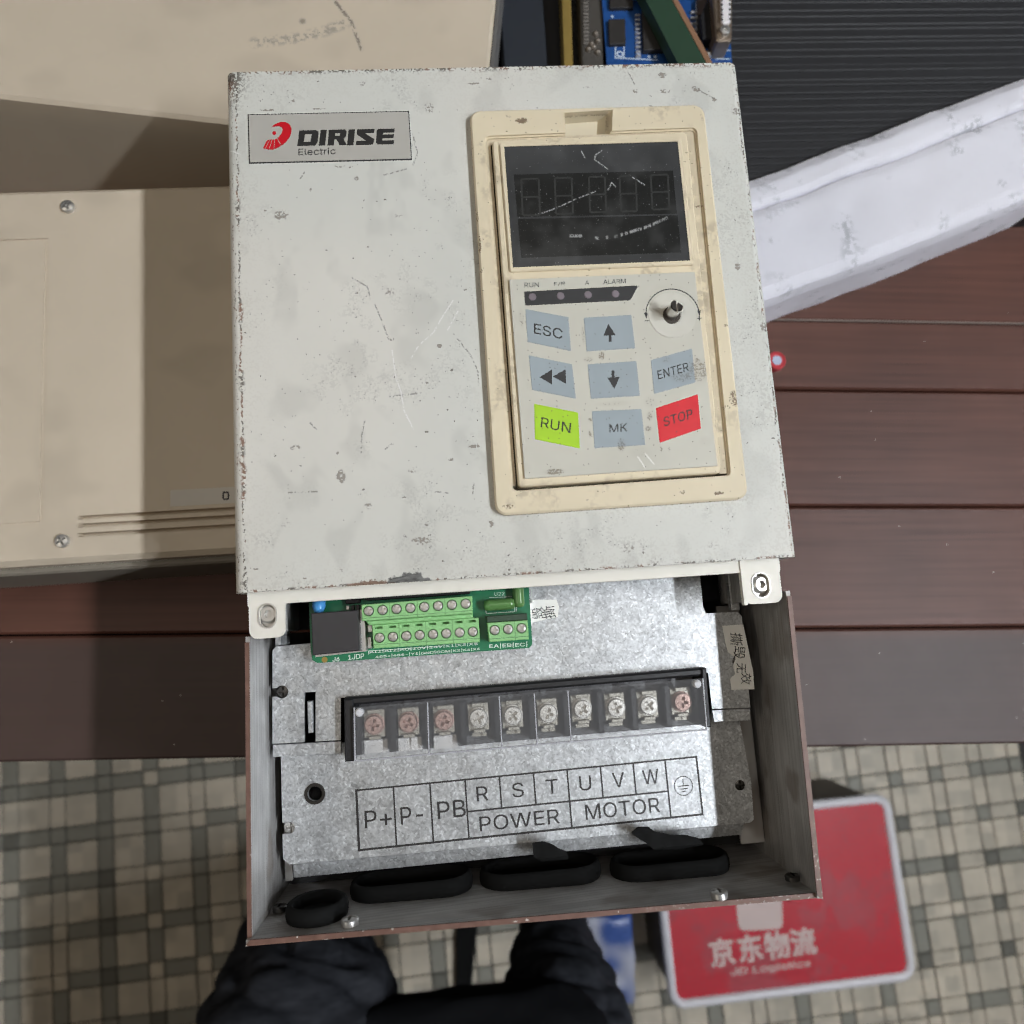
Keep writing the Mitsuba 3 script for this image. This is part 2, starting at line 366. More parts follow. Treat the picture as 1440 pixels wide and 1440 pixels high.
def cream_fn(p, n, uv):
    x, y, z = mm(p)
    c = mi.Color3f(*lin('#dacdb2')) * (.94 + .1 * fbm(x * .03, y * .03))
    fine, mid = fbm(x * 2.2, y * 2.2, z * 2.2), fbm(x * .5, y * .5, z * .5)
    st = smoothstep(.56, .74, fbm(x * .11 + 2, y * .08, 4.0)) * smoothstep(.35, .65, mid)
    c = mix(c, mi.Color3f(.33, .27, .19), st * .45)
    f, s, r = voronoi(x * .35 + mid, y * .35)
    c = mix(c, mi.Color3f(.14, .10, .06), dr.select(r < .22, 1 - smoothstep(.02 + .1 * r, .06 + .3 * r, f), 0.) * .75)
    a = mi.Float(0)
    for q in [(11.49,172.55,3.4,1.8,1.1), (6.50,174.39,2.2,1.2,.6), (25.08,171.15,2.6,1.6,.5), (-7.92,133.74,.9,3.6,.7), (-7.72,123.12,.8,6.0,.9), (-7.61,112.27,.7,1.2,1.1), (-6.91,166.25,1.6,6.0,.4), (77.32,135.83,2.6,.9,.8), (81.80,171.31,2.0,1.4,.5)] + [(81.83,59.18,3.4,5.0,.75), (78.47,55.98,3.0,1.6,.6), (72.31,24.27,3.0,1.2,.8), (-3.75,23.97,4.0,1.4,.7), (59.06,25.37,2.0,1.2,.6), (81.96,87.26,1.6,1.0,.8), (76.68,73.03,2.0,3.0,.4)]:
        a = dr.maximum(a, blot(x, y, q))
    c = mix(c, mi.Color3f(.17, .115, .07), smoothstep(.44, .70, a * (.3 + 1.0 * dr.clip((fine - .5) * 2.2 + .5, 0, 1))) * .9)
    # grime caught low in the groove round the keypad and along the outer foot
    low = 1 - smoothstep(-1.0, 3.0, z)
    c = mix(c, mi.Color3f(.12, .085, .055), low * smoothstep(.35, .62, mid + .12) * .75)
    return c


def membrane_dirt(x, y):
    fine = fbm(x * 2.4, y * 2.4)
    a = mi.Float(0)
    for q in [(68.91,69.87,5.5,6.0,.75), (62.71,67.48,6.5,3.0,.65), (57.48,74.48,3.0,2.5,.5), (13.28,35.20,4.6,1.4,1.0), (37.93,43.64,2.0,3.4,.8), (33.74,76.96,1.5,2.2,.9), (28.75,75.85,2.5,1.4,.6), (27.59,85.35,.8,5.0,.6), (27.51,53.34,.9,.9,1.0), (27.07,48.14,.7,2.0,.8), (48.44,48.95,1.6,1.3,.9), (49.20,53.52,1.4,2.4,.7), (50.04,58.77,3.0,3.0,.5), (5.65,92.44,1.5,5.0,.5), (68.65,73.61,1.5,1.2,.9), (52.23,41.22,.6,1.4,.9), (55.13,41.06,.6,1.2,.8), (68.71,43.26,3.0,2.5,.4), (35.73,58.84,8.0,1.2,.45), (44.42,40.68,5.0,3.0,.4), (2.69,37.21,3.0,2.5,.35)]:
        a = dr.maximum(a, blot(x, y, q))
    f, s, r = voronoi(x * .5 + 7, y * .5)
    sp = dr.select(r < .13, 1 - smoothstep(.05, .16, f), 0.)
    g = dr.clip((fine - .5) * 2.2 + .5, 0, 1)
    return dr.maximum(dr.maximum(smoothstep(.42, .72, a * (.3 + 1.0 * g)) * .8, .16 * dr.minimum(a, 1)), sp * .8), fine


def membrane_fn(p, n, uv):
    x, y, z = mm(p)
    d, fine = membrane_dirt(x, y)
    c = mi.Color3f(*lin('#c6c3b7')) * (.93 + .12 * fbm(x * .05, y * .05, 2.0))
    ls = dr.minimum(line(x, y, [(43.59,38.77), (45.79,34.76)]), line(x, y, [(46.28,39.92), (49.12,35.87)]))
    c = mix(c, mi.Color3f(.8, .79, .74), (1 - smoothstep(.1, .4, ls)) * .7)
    return mix(c, mi.Color3f(.16, .125, .09), d * .85)


def keyfn(hexcol):
    base = lin(hexcol)

    def fn(p, n, uv):
        x, y, z = mm(p)
        d, fine = membrane_dirt(x, y)
        return mix(mi.Color3f(*base) * (.94 + .1 * fbm(x * .1, y * .1)), mi.Color3f(.14, .12, .10), d * .7)
    return fn


SCRATCH = [[(12.29,132.45), (18.27,133.94), (23.79,136.11), (29.36,138.64)], [(40.81,158.00), (38.27,156.24), (37.78,154.43), (40.00,152.54), (42.40,150.43)], [(50.79,147.47), (53.65,145.20), (55.88,143.46)], [(43.40,144.81), (44.93,142.95)], [(41.93,141.96), (43.37,144.44)], [(30.74,139.09), (37.01,141.40)], [(32.99,158.23), (34.11,155.27)]]
SMILE = [(26.16,123.95), (30.81,123.71), (36.08,122.66), (42.81,122.98), (48.34,124.55), (55.27,126.44), (63.06,129.73)]


def display_base(p, base):
    x, y, z = mm(p)
    c = mi.Color3f(*base) * (.7 + .6 * fbm(x * .08, y * .08))
    fine = fbm(x * 3, y * 3)
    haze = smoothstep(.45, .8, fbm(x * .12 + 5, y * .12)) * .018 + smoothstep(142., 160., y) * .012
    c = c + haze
    d = mi.Float(1e3)
    for q in SCRATCH:
        d = dr.minimum(d, line(x, y, q))
    c = mix(c, mi.Color3f(.45), (1 - smoothstep(.08, .40, d)) * smoothstep(.34, .55, fine) * .8)
    d = line(x, y, SMILE)
    c = mix(c, mi.Color3f(.34), (1 - smoothstep(.2, .9, d)) * smoothstep(.30, .5, noise(x * 1.1, 3.0)) * smoothstep(.3, .5, fine) * .85)
    f, s, r = voronoi(x * .55, y * .55)
    c = mix(c, mi.Color3f(.3), dr.select(r < .10, 1 - smoothstep(.04, .13, f), 0.) * .6)
    f, s, r = voronoi(x * 1.6, y * 1.6)
    return mix(c, mi.Color3f(.16), dr.select(r < .12, 1 - smoothstep(.05, .22, f), 0.) * .35)


def display_fn(p, n, uv):
    return display_base(p, (.043, .044, .045))


def display_dark_fn(p, n, uv):
    return display_base(p, (.014, .0145, .014))


def galv_fn(p, n, uv):
    x, y, z = mm(p)
    wx, wy = x + 1.5 * noise(x * .5, y * .5), y + 1.5 * noise(x * .5 + 9, y * .5)
    f, s, r = voronoi(wx * .45, wy * .45)
    f2, s2, r2 = voronoi(wx * 1.25 + 3, wy * 1.25)
    fine = fbm(x * 1.5, y * 1.5, z)
    v = .545 + .12 * (r - .5) + .20 * (r2 - .5) + .24 * (fine - .5) - .06 * smoothstep(.6, .8, fbm(x * .12, y * .12))
    v = v + .12 * smoothstep(.86, .93, r2) * smoothstep(.3, .6, fine) - .10 * smoothstep(.90, .95, r)
    return mi.Color3f(.96, .98, 1.0) * v


def galv_rough(p, n, uv):
    x, y, z = mm(p)
    f, s, r = voronoi(x * .34 + .5 * noise(x * .5, y * .5), y * .34)
    return .38 + .16 * r


def steel_fn(p, n, uv):
    x, y, z = mm(p)
    br = fbm(z * 1.4 + x * .2, y * .03 + x * .03, 2.0)
    c = mix(mi.Color3f(.30, .29, .28), mi.Color3f(.50, .49, .48), br)
    c = c * (.8 + .4 * fbm(x * .1, y * .1, z * .1))
    return mix(c, mi.Color3f(.14, .10, .075), smoothstep(.55, .75, fbm(x * .06, y * .06, z * .06)) * .5)


def rim_fn(p, n, uv):
    x, y, z = mm(p)
    c = mix(mi.Color3f(.11, .055, .04), mi.Color3f(.20, .11, .085), fbm(x * .4, y * .4, z))
    return mix(c, mi.Color3f(.65, .62, .58), smoothstep(.62, .70, fbm(x * 1.6, y * 1.6, z * 1.6)) * smoothstep(20., 80., x) * .7 * (1 - smoothstep(-110., -90., y)) + smoothstep(.93, .96, noise(x * .6, y * .6)) * .7)


def wood_fn(p, n, uv):
    x, y, z = mm(p)
    v = x * .061 + y * .998
    k = cell_rand(dr.floor((v + 22) / 69.5))
    g = fbm(x * .012, v * .45, k * 20)
    c = mix(mi.Color3f(.058, .021, .014), mi.Color3f(.118, .046, .031), g)
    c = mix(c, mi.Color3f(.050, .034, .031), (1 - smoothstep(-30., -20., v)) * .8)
    f, s, r = voronoi(x * .05, y * .05)
    c = mix(c, mi.Color3f(.6, .55, .5), dr.select(r < .16, 1 - smoothstep(.01, .022, f), 0.) * .7)
    return mix(c, mi.Color3f(.35, .30, .27), (1 - smoothstep(.3, .9, dr.abs(v - 160.5))) * .6) * (.85 + .3 * fbm(x * .03, y * .03))


def beige_fn(p, n, uv):
    x, y, z = mm(p)
    c = mi.Color3f(*lin('#c6b9a6')) * (.93 + .12 * fbm(x * .02, y * .02, 6.0))
    sm = smoothstep(.5, .8, fbm(x * .03, y * .045, 1.0)) * .18
    d = line(x, y, [(-65.96,282.73), (-58.98,272.05), (-54.66,257.09)])
    d2 = line(x, y, [(-104.46,261.87), (-85.11,263.70), (-71.38,267.29), (-61.45,271.54)])
    fine = fbm(x * .7, y * .7)
    c = c * (1 - sm * .5)
    c = mix(c, mi.Color3f(.17, .15, .13), (1 - smoothstep(.3, 1.2, d)) * smoothstep(.3, .55, fine) * .8)
    c = mix(c, mi.Color3f(.25, .23, .20), (1 - smoothstep(.8, 4.0, d2)) * smoothstep(.42, .65, fine) * .6)
    cx, cy = [(-81.94,272.77)][0]
    return mix(c, mi.Color3f(.2, .17, .14), (1 - smoothstep(.5, 2.2, dr.sqrt(dr.square(x - cx) + dr.square(y - cy)))) * .7)


def foam_fn(p, n, uv):
    x, y, z = mm(p)
    a = smoothstep(.58, .75, fbm(x * .07, y * .07, z * .07)) * smoothstep(.4, .6, fbm(x * .5, y * .5, z * .5))
    return mix(mi.Color3f(.66, .65, .70), mi.Color3f(.28, .29, .31), a * .6)


def red_fn(p, n, uv):
    x, y, z = mm(p)
    w = smoothstep(.5, .75, fbm(x * .03, y * .03)) * .5 + smoothstep(.55, .7, fbm(x * .25, y * .25)) * .12
    return mix(mi.Color3f(*lin('#c02634')), mi.Color3f(*lin('#a2535a')), w)


def tile_fn(p, n, uv):
    x, y, z = mm(p)
    k = cell_rand(dr.floor(x / 22), dr.floor(y / 22), 4)
    return mix(mi.Color3f(*lin('#d9cdba')), mi.Color3f(*lin('#bfb6a6')), k) * (.88 + .2 * fbm(x * .04, y * .04))


def denim_fn(p, n, uv):
    x, y, z = mm(p)
    return mix(mi.Color3f(.008, .009, .012), mi.Color3f(.042, .045, .054), fbm(x * .05 + .4 * fbm(x * .02, y * .02), y * .22, z * .1))


def plastic_bag_fn(p, n, uv):
    x, y, z = mm(p)
    return mix(mi.Color3f(.05, .10, .32), mi.Color3f(.42, .43, .52), smoothstep(.45, .6, fbm(x * .015 + z * .006, y * .012, z * .010) + .10 * noise(x * .05, y * .05)))


COVER = mat('cover_paint', proc(cover_fn), .42, specular=.4)
PAINT = mat('frame_paint', lin('#e2ded4'), .42, specular=.4)
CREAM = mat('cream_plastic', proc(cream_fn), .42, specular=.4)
MEMB = mat('membrane', proc(membrane_fn), .5, specular=.35)
KGREY = mat('key_grey', proc(keyfn('#9aa4a9')), .45)
KGREEN = mat('key_green', proc(keyfn('#a9d42c')), .45)
KRED = mat('key_red', proc(keyfn('#d5252e')), .45)
INK = mat('ink', (.022, .021, .021), .5)
INKGREY = mat('ink_grey', (.035, .035, .036), .5)
REDINK = mat('red_ink', lin('#c01322'), .45)
SILVER = mat('nameplate_silver', lin('#bab7b0'), .38, .15)
DISPLAY = mat('display', proc(display_fn), .22, specular=.5)
SEGMENT = mat('segment', (.031, .032, .031), .4)
DARKWIN = mat('dark_window', proc(display_dark_fn), .3, specular=.4)
LIGHTDOT = mat('indicator', (.20, .17, .19), .35)
GALV = raw('galvanised', {'type': 'twosided', 'bsdf': {'type': 'principled', 'base_color': proc(galv_fn), 'roughness': proc(galv_rough), 'metallic': .66, 'specular': .5}})
STEEL = mat('grey_steel', proc(steel_fn), .5, .35)
RIM = mat('red_brown_edge', proc(rim_fn), .5)
BLACK = mat('black_plastic', (.016, .016, .018), .38)
VOID = mat('dark_interior', (.012, .012, .013), .8)
RUBBER = mat('rubber', (.006, .0062, .0062), .8, specular=.15)
SCREW = mat('screw_steel', (.60, .59, .57), .34, .8)
DARKSCREW = mat('dark_screw', (.10, .095, .09), .35, 1.0)
COPPER = mat('red_tinted_screw', (.46, .31, .27), .45, .5)
NICKEL = mat('nickel', (.40, .38, .33), .45, .55)
POWERSCREW = mat('power_screw', (.66, .64, .60), .42, .6)
PCB = mat('green_board', (.014, .165, .075), .35)
SILK = mat('board_print', (.62, .68, .63), .6)
TGREEN = mat('terminal_green', (.26, .53, .22), .42)
TEDGE = mat('terminal_green_dark', (.12, .29, .11), .5)
BLUECAP = mat('blue_capacitor', (.08, .33, .72), .3)
OLIVE = mat('olive_part', (.10, .22, .07), .2)
PALE = mat('pale_insert', (.60, .59, .58), .55)
STICK = mat('sticker_paper', (.86, .85, .81), .6)
CLEAR = raw('hazy_clear', {'type': 'blendbsdf', 'weight': .13, 'a': {'type': 'thindielectric', 'int_ior': 1.3}, 'b': {'type': 'twosided', 'bsdf': {'type': 'diffuse', 'reflectance': rgb((.56, .56, .58))}}})
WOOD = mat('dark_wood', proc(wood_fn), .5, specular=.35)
WOODDARK = mat('table_underside', (.02, .014, .012), .7)
BEIGE = mat('beige_plastic', proc(beige_fn), .5)
BEIGEDARK = mat('beige_plastic_edge', lin('#8a8377', .8), .55)
FOAM = mat('white_foam', proc(foam_fn), .7)
ANTH = mat('black_ridged', (.019, .019, .021), .5)
BLUEPCB = mat('blue_board', (.012, .062, .22), .4)
GREENB = mat('dark_green_board', (.020, .050, .028), .5)
COPPERE = mat('board_edge', (.24, .13, .075), .5)
BRASS = mat('brass', (.36, .25, .07), .45, .4)
GREYCONN = mat('connector_grey', (.075, .068, .060), .5, .2)
SHELL = mat('connector_shell', (.33, .26, .20), .35, .7)
WHITEP = mat('white_plastic', (.72, .69, .70), .4)
REDLID = mat('red_lid', proc(red_fn), .45)
LIDRIM = mat('white_rim', (.74, .72, .76), .35)
BOXSIDE = mat('box_side', (.075, .062, .050), .6)
LIDPRINT = mat('lid_print', (.66, .52, .49), .6)
TILE = mat('cream_tile', proc(tile_fn), .45)
GTILE = mat('green_grey_tile', (.29, .28, .235), .5)
DTILE = mat('dark_tile', (.16, .155, .13), .5)
GROUT = mat('grout', (.05, .045, .04), .8)
DENIM = mat('dark_trousers', proc(denim_fn), .9, specular=.15)
JACKET = mat('dark_jacket', (.007, .0075, .009), .9, specular=.1)
SHOE = mat('shoe', (.02, .02, .02), .5)
BAG = mat('blue_bag', proc(plastic_bag_fn), .35)
# ------------------------------------------------------------------ floor, bench
k = add('floor', pre([(-2500, -2500), (2500, -2500), (2500, 2500), (-2500, 2500)], -912, -903), GROUT)
tag(k, 'mosaic tiled floor of cream squares and narrow grey green strips under the bench', 'floor', kind='structure')
TP = 66.0
protos = {}
for nm, w, l, mts in (('square_tile', 43.2, 43.2, (TILE,)), ('strip_tile', 20.6, 43.2, (TILE, GTILE)), ('corner_tile', 20.6, 20.6, (TILE, GTILE, DTILE))):
    for mt in mts:
        protos[nm, mt] = proto(cbox(-w / 2 + .4, w / 2 - .4, -l / 2 + .4, l / 2 - .4, -4, 0, .9), mt)
FA = math.radians(2.0)
for i in range(-13, 15):
    for j in range(-12, 2):
        cx, cy = i * TP - 12, j * TP - 30
        x, y = cx * math.cos(FA) - cy * math.sin(FA), cx * math.sin(FA) + cy * math.cos(FA)
        # what the bench top and the drive hide is left out, and what lies outside the picture
        if y > -110 or y < -580 - .0976 * (x + 703) or abs(x - 35) > 800 or (-330 < x < 380 and y > -380):
            if not (-420 < x < -300 and y > -420):
                continue
        gr = .55 if x < -260 else .13
        sg = lambda: GTILE if rng.random() < gr else TILE
        for nm, dx, dy, rz, mt in (('square_tile', 0, 0, 0, TILE), ('strip_tile', 33, 0, 0, sg()), ('strip_tile', 0, 33, 90, sg()), ('corner_tile', 33, 33, 0, DTILE if rng.random() < .22 else GTILE if rng.random() < .5 else TILE)):
            px, py = x + dx * math.cos(FA) - dy * math.sin(FA), y + dx * math.sin(FA) + dy * math.cos(FA)
            put('floor__' + nm, protos[nm, mt], (px, py, -900 + rng.uniform(-.6, .6)), rz + 2.0)

thing('workbench', 'dark brown wooden workbench of wide planks under the drive', 'bench')
A = math.radians(-3.5)
def uv2(u, v): return (u * math.cos(A) - v * math.sin(A), u * math.sin(A) + v * math.cos(A))
edges = [-87.1, -22.1, 47.4, 117, 160, 229, 298, 367, 436, 505]
for a, b in zip(edges[:-1], edges[1:]):
    q = [uv2(-680, a + .5), uv2(720, a + .5), uv2(720, b - .5), uv2(-680, b - .5)]
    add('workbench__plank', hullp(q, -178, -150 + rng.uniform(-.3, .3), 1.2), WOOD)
add('workbench__apron', hullp([uv2(-640, -60), uv2(680, -60), uv2(680, 470), uv2(-640, 470)], -240, -178.5, 1), WOODDARK)
for u, v in ((-620, -20), (660, -20), (-620, 440), (660, 440)):
    x, y = uv2(u, v)
    add('workbench__leg', cbox(x - 25, x + 25, y - 25, y + 25, -900, -240.5, 2), WOODDARK)

# ------------------------------------------------------------------ the drive: cover, nameplate
D = thing('motor_drive', 'scuffed pale grey motor drive with keypad and opened terminal bay, lying on the bench', 'motor drive')
prof = []
for cx, a0 in ((96.4, 0), (-96.4, 90)):
    for q in range(6):
        t = math.radians(a0 + 18 * q)
        prof.append((cx + 3.6 * math.cos(t), -3.6 + 3.6 * math.sin(t)))
outer = Polygon(prof + [(-100, -62), (100, -62)])
inner = Polygon([(x * .985, z - 1.4) for x, z in prof] + [(-98.5, -70), (98.5, -70)])
def along(poly, y0, y1):
    m = pre(poly, 0, y1 - y0)
    v = m.vertices.copy()
    m.vertices = np.c_[v[:, 0], y1 - v[:, 2], v[:, 1]]
    return m
cov = man(along(outer, 0, 197.8)) - man(along(inner, -5, 196.2))
KO = rquad([(-2.74,165.99), (78.70,167.32), (76.90,30.72), (-1.60,29.58)], 1.6)          # opening of the keypad frame
NO = [(28.08,175.39), (47.03,176.11), (45.88,166.23), (27.92,166.43)]
cov = cov - man(pre(Polygon(KO).buffer(1.0), -10, 5)) - man(pre(Polygon(NO).buffer(.5), -10, 5))
add(D + '__cover', cov, COVER, 40)
NP = [(-91.46,179.42), (-31.55,179.27), (-31.43,159.75), (-91.35,160.03)]
add(D + '__nameplate', hullp(NP, .05, .55, .12), SILVER)
add(D + '__nameplate__border', pre(Polygon(NP).buffer(.32, join_style='mitre').difference(Polygon(NP).buffer(.02)), .02, .40), INKGREY)
cres = Polygon([(-83.00,173.99), (-82.22,174.86), (-81.15,175.52), (-79.95,175.97), (-78.76,176.15), (-77.71,175.96), (-76.77,175.46), (-76.08,174.59), (-75.68,173.42), (-75.66,172.20), (-76.04,170.78), (-76.64,169.43), (-77.53,168.19), (-78.75,167.02), (-79.95,166.16), (-81.40,165.36), (-82.59,164.87), (-83.54,164.79), (-84.48,164.93), (-86.36,165.50), (-85.12,168.25), (-84.49,168.76), (-83.58,169.05), (-82.26,168.85), (-81.30,169.30), (-80.43,169.96), (-79.60,171.09), (-79.09,172.14), (-78.93,173.08), (-79.20,173.72), (-79.76,174.16), (-80.61,174.45), (-81.56,174.37)])
rays = [LineString([(-83.77,169.10), (-85.56,165.27)]), LineString([(-82.92,169.08), (-84.16,164.71)]), LineString([(-82.07,169.06), (-82.36,164.55)]), LineString([(-81.11,169.45), (-79.39,165.93)])]
cres = cres.buffer(0).difference(shapely.union_all([r.buffer(.10) for r in rays]))
dot = Point(*[(-82.10,171.59)][0]).buffer(.72)
add(D + '__nameplate__emblem', join(pre(cres, .56, .66), pre(dot, .56, .66)), REDINK)
let = [([(-72.75,172.39), (-66.44,172.37), (-65.60,171.56), (-66.12,167.45), (-67.02,166.05), (-73.69,166.08)], [(-70.69,170.85), (-68.16,170.88), (-68.78,167.63), (-71.26,167.59)]),
       ([(-64.81,172.38), (-62.51,172.37), (-63.39,166.00), (-65.69,165.96)], None),
       ([(-61.74,172.35), (-55.78,172.35), (-55.09,171.59), (-55.51,169.37), (-56.40,168.55), (-55.25,165.98), (-57.94,165.95), (-59.00,168.41), (-59.77,168.43), (-60.14,165.96), (-62.44,165.97)], [(-59.39,170.96), (-57.57,170.96), (-57.80,169.80), (-59.53,169.75)]),
       ([(-54.34,172.31), (-51.93,172.30), (-52.85,165.85), (-55.16,165.87)], None),
       ([(-51.16,172.28), (-44.50,172.25), (-44.85,170.67), (-48.33,170.66), (-44.87,168.01), (-45.43,166.07), (-46.41,165.78), (-51.89,165.88), (-51.59,167.46), (-47.98,167.46), (-51.34,170.21)], None),
       ([(-43.24,172.22), (-37.04,172.16), (-37.30,170.62), (-41.37,170.62), (-41.60,169.83), (-37.34,169.82), (-37.70,168.39), (-41.76,168.40), (-41.90,167.40), (-37.45,167.38), (-37.72,165.79), (-43.61,165.86), (-44.30,166.56), (-43.85,171.49)], None)]
add(D + '__nameplate__lettering', join(*[pre(Polygon(o, [h] if h else None), .56, .66) for o, h in let], text('Electric', .56, quad=[(-73.42,162.19), (-59.60,162.31), (-73.34,164.92)], depth=.10)), INK)

# ------------------------------------------------------------------ the drive: keypad
BZ = rquad([(-8.26,177.37), (83.20,177.79), (82.98,21.76), (-8.47,21.09)], 4.2)
PO = Polygon(BZ)
fr_ = man(hullp(BZ, .1, 3.0, .7)) - man(pre(Polygon(KO), -6, 9))
fr_ = fr_ - man(pre(Polygon(KO).buffer(.55), 2.2, 9))
KB = rquad([(-0.50,163.94), (74.81,165.40), (73.67,31.55), (0.11,30.66)], 1.5)
KP = Polygon(KB)
tray = pre(Polygon(KO).buffer(.9), -6.5, -4.0)
kx, ky = KP.bounds[0], KP.bounds[1]
shelf = Polygon(KO).buffer(.3).difference(KP.buffer(.55)).difference(Polygon([(kx - 9, ky - 9), (99, ky - 9), (99, ky + 1.0), (kx - 9, ky + 1.0)]))
shelf = pre(shelf, -3.9, 1.5)
rec = m3.Manifold.batch_hull([man(pre(NO, 2.95, 9)), man(pre([(NO[0][0] + .5, NO[0][1] - .3), (NO[1][0] - 5.0, NO[1][1] - .3), (NO[2][0] - 5.0, NO[2][1]), NO[3]], -3.2, -3.0))])
block = man(pre(Polygon(NO).buffer(.9), -4.2, .3)) - rec - man(pre(KP.buffer(.5), -9, 9))
fr_ = fr_ - rec
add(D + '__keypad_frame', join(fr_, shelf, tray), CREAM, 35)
add(D + '__keypad_frame__latch_recess', block, mat('recess_plastic', lin('#c9bfa8'), .5))
body = hullp(KB, -4.0, 4.0, .5)
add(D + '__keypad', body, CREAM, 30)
# the raised face round the display, and the membrane sheet below it
DS = [(2.06,162.11), (72.04,162.79), (71.85,110.71), (2.57,110.67)]
DW = [(3.84,160.61), (70.45,160.84), (70.26,112.39), (3.86,112.28)]
add(D + '__keypad__display_surround', man(hullp(rquad(DS, .8), 4.01, 5.0, .35)) - man(pre(DW, 3, 8)), CREAM)
add(D + '__display_window', hullp(DW, 4.02, 4.75, .1), DISPLAY, False)
add(D + '__display_window__dark_panel', pre([(6.69,149.20), (67.44,148.91), (67.24,131.35), (6.84,132.19)], 4.76, 4.80), DARKWIN)
add(D + '__display_window__dark_panel', pre([(6.92,131.33), (67.45,130.77), (67.28,115.79), (7.16,116.01)], 4.76, 4.79), DARKWIN)
for q in ([(9.37,147.25), (15.94,147.25), (15.39,132.60), (8.87,132.68)], [(21.99,147.28), (28.40,147.22), (27.77,132.73), (21.41,132.74)], [(34.97,147.30), (41.07,147.25), (40.37,133.01), (34.30,133.00)], [(46.72,147.22), (52.86,147.17), (52.07,132.89), (45.97,132.96)], [(58.69,147.35), (65.29,147.37), (64.57,133.39), (58.02,133.26)]):
    a, b, c, d = (np.array(v) for v in q)
    ml, mr = (a + d) / 2, (b + c) / 2
    segs = []
    for s, e in ((a, b), (ml, mr), (d, c), (a, ml), (ml, d), (b, mr), (mr, c)):
        u = (e - s) / np.linalg.norm(e - s)
        segs.append(pre(LineString([s + u * .45, e - u * .45]).buffer(.36, cap_style='square'), 4.81, 4.86))
    add(D + '__display_window__digit', join(*segs), SEGMENT)
MP = [(2.11,107.65), (71.55,107.90), (72.11,33.98), (2.56,33.32)]
add(D + '__membrane', hullp(MP, 4.01, 5.0, .12), MEMB)
KEYS = [('ESC', KGREY, [(7.21,95.98), (22.78,92.16), (22.66,79.30), (7.15,83.45)], [(9.70,86.50), (19.89,83.81), (9.98,90.35)]),
        (0, KGREY, [(28.38,91.71), (46.07,92.03), (46.27,79.20), (28.36,78.89)], None),
        (1, KGREY, [(7.23,78.35), (22.64,74.26), (23.02,61.34), (7.46,65.44)], None),
        (2, KGREY, [(28.34,73.99), (46.28,74.34), (46.36,61.28), (28.42,61.07)], None),
        ('ENTER', KGREY, [(51.67,74.42), (67.32,78.08), (67.23,65.24), (51.62,61.68)], [(53.65,66.99), (65.26,69.71), (53.57,70.22)]),
        ('RUN', KGREEN, [(7.85,60.28), (23.37,56.19), (22.93,43.03), (7.21,47.26)], [(9.50,51.56), (19.94,48.72), (10.09,55.18)]),
        ('MK', KGREY, [(28.42,56.45), (46.41,56.31), (46.58,43.03), (28.23,42.87)], [(34.03,48.28), (40.49,48.39), (34.28,51.15)]),
        ('STOP', KRED, [(51.76,56.36), (67.62,60.74), (67.44,47.93), (51.93,43.52)], [(54.06,49.31), (64.92,52.03), (54.01,52.74)])]
MARK = [[[(37.21,88.86), (39.45,84.47), (38.01,84.54), (37.79,82.03), (36.74,82.08), (36.95,84.45), (34.99,84.54)]],
        [[(10.55,69.92), (15.20,72.62), (14.77,67.05)], [(15.32,69.95), (20.16,72.44), (19.87,67.07)]],
        [[(36.83,71.23), (37.87,71.18), (37.64,68.58), (39.60,68.62), (37.25,64.20), (35.10,68.57), (36.59,68.57)]]]
for nm, mt, q, tq in KEYS:
    kk = add(D + '__key', hullp(rquad(q, .25, 2), 5.01, 5.22, .08), mt)
    if nm in ('RUN', 'STOP'):
        labels[kk] = {'label': {'RUN': 'lime green RUN key', 'STOP': 'red STOP key'}[nm]}
    if isinstance(nm, str):
        add(kk + '__lettering', text(nm, 5.23, quad=tq, depth=.08), INK)
    else:
        add(kk + '__arrow', join(*[pre(m, 5.23, 5.31) for m in MARK[nm]]), INKGREY)
IS = D + '__indicator_strip'
add(IS, pre(rquad([(7.23,102.66), (49.81,103.31), (46.16,97.71), (7.31,97.32)], .5), 5.01, 5.16), INKGREY)
for u in [(10.14,100.50), (20.48,100.41), (30.69,100.46), (40.87,100.38)]:
    add(IS + '__light', hullp([(u[0] + 1.45 * math.cos(t * math.pi / 9), u[1] + 1.45 * math.sin(t * math.pi / 9)) for t in range(18)], 5.17, 5.45, .2), LIGHTDOT)
add(IS + '__lettering', join(text('RUN', 5.01, quad=[(7.49,104.35), (12.79,104.27), (7.62,106.13)], depth=.08), text('F/R', 5.01, quad=[(18.38,104.31), (22.59,104.34), (18.50,105.96)], depth=.08),
                             text('A', 5.01, quad=[(29.93,104.45), (31.39,104.46), (30.06,106.04)], depth=.08), text('ALARM', 5.01, quad=[(36.74,104.31), (45.13,104.45), (36.89,106.04)], depth=.08)), INKGREY)
kc = np.array([(61.35,91.22)][0])
add(D + '__dial', join(trimesh.creation.annulus(3.55, 8.8, .2).apply_translation([kc[0], kc[1], 5.11]), ), mat('dial_disc', lin('#c9c6bb'), .45))
kh = np.array([(60.85,91.52)][0])
add(D + '__dial__hole', pre(Point(*kh).buffer(3.6), 5.01, 5.2), mat('dial_hole', (.045, .035, .026), .6))
sh = rev([(0, 0), (2.3, 0), (2.3, 7.6), (2.0, 8.0), (0, 8.0)], 28)
sh = man(sh) - mbox(-.35, .35, -3, 3, 6.2, 9)
flat = mbox(1.0, 4, -4, 4, 3.0, 9)
add(D + '__dial__shaft', (sh - flat.rotate((0, 0, 50))).translate((kh[0] + .1, kh[1] + .1, 5.2)), mat('chrome', (.62, .61, .60), .16, 1.0), 30)
arc = [(kc[0] + .2 + 10.0 * math.cos(math.radians(a)), kc[1] + .2 + 10.0 * math.sin(math.radians(a))) for a in range(4, 178, 4)]
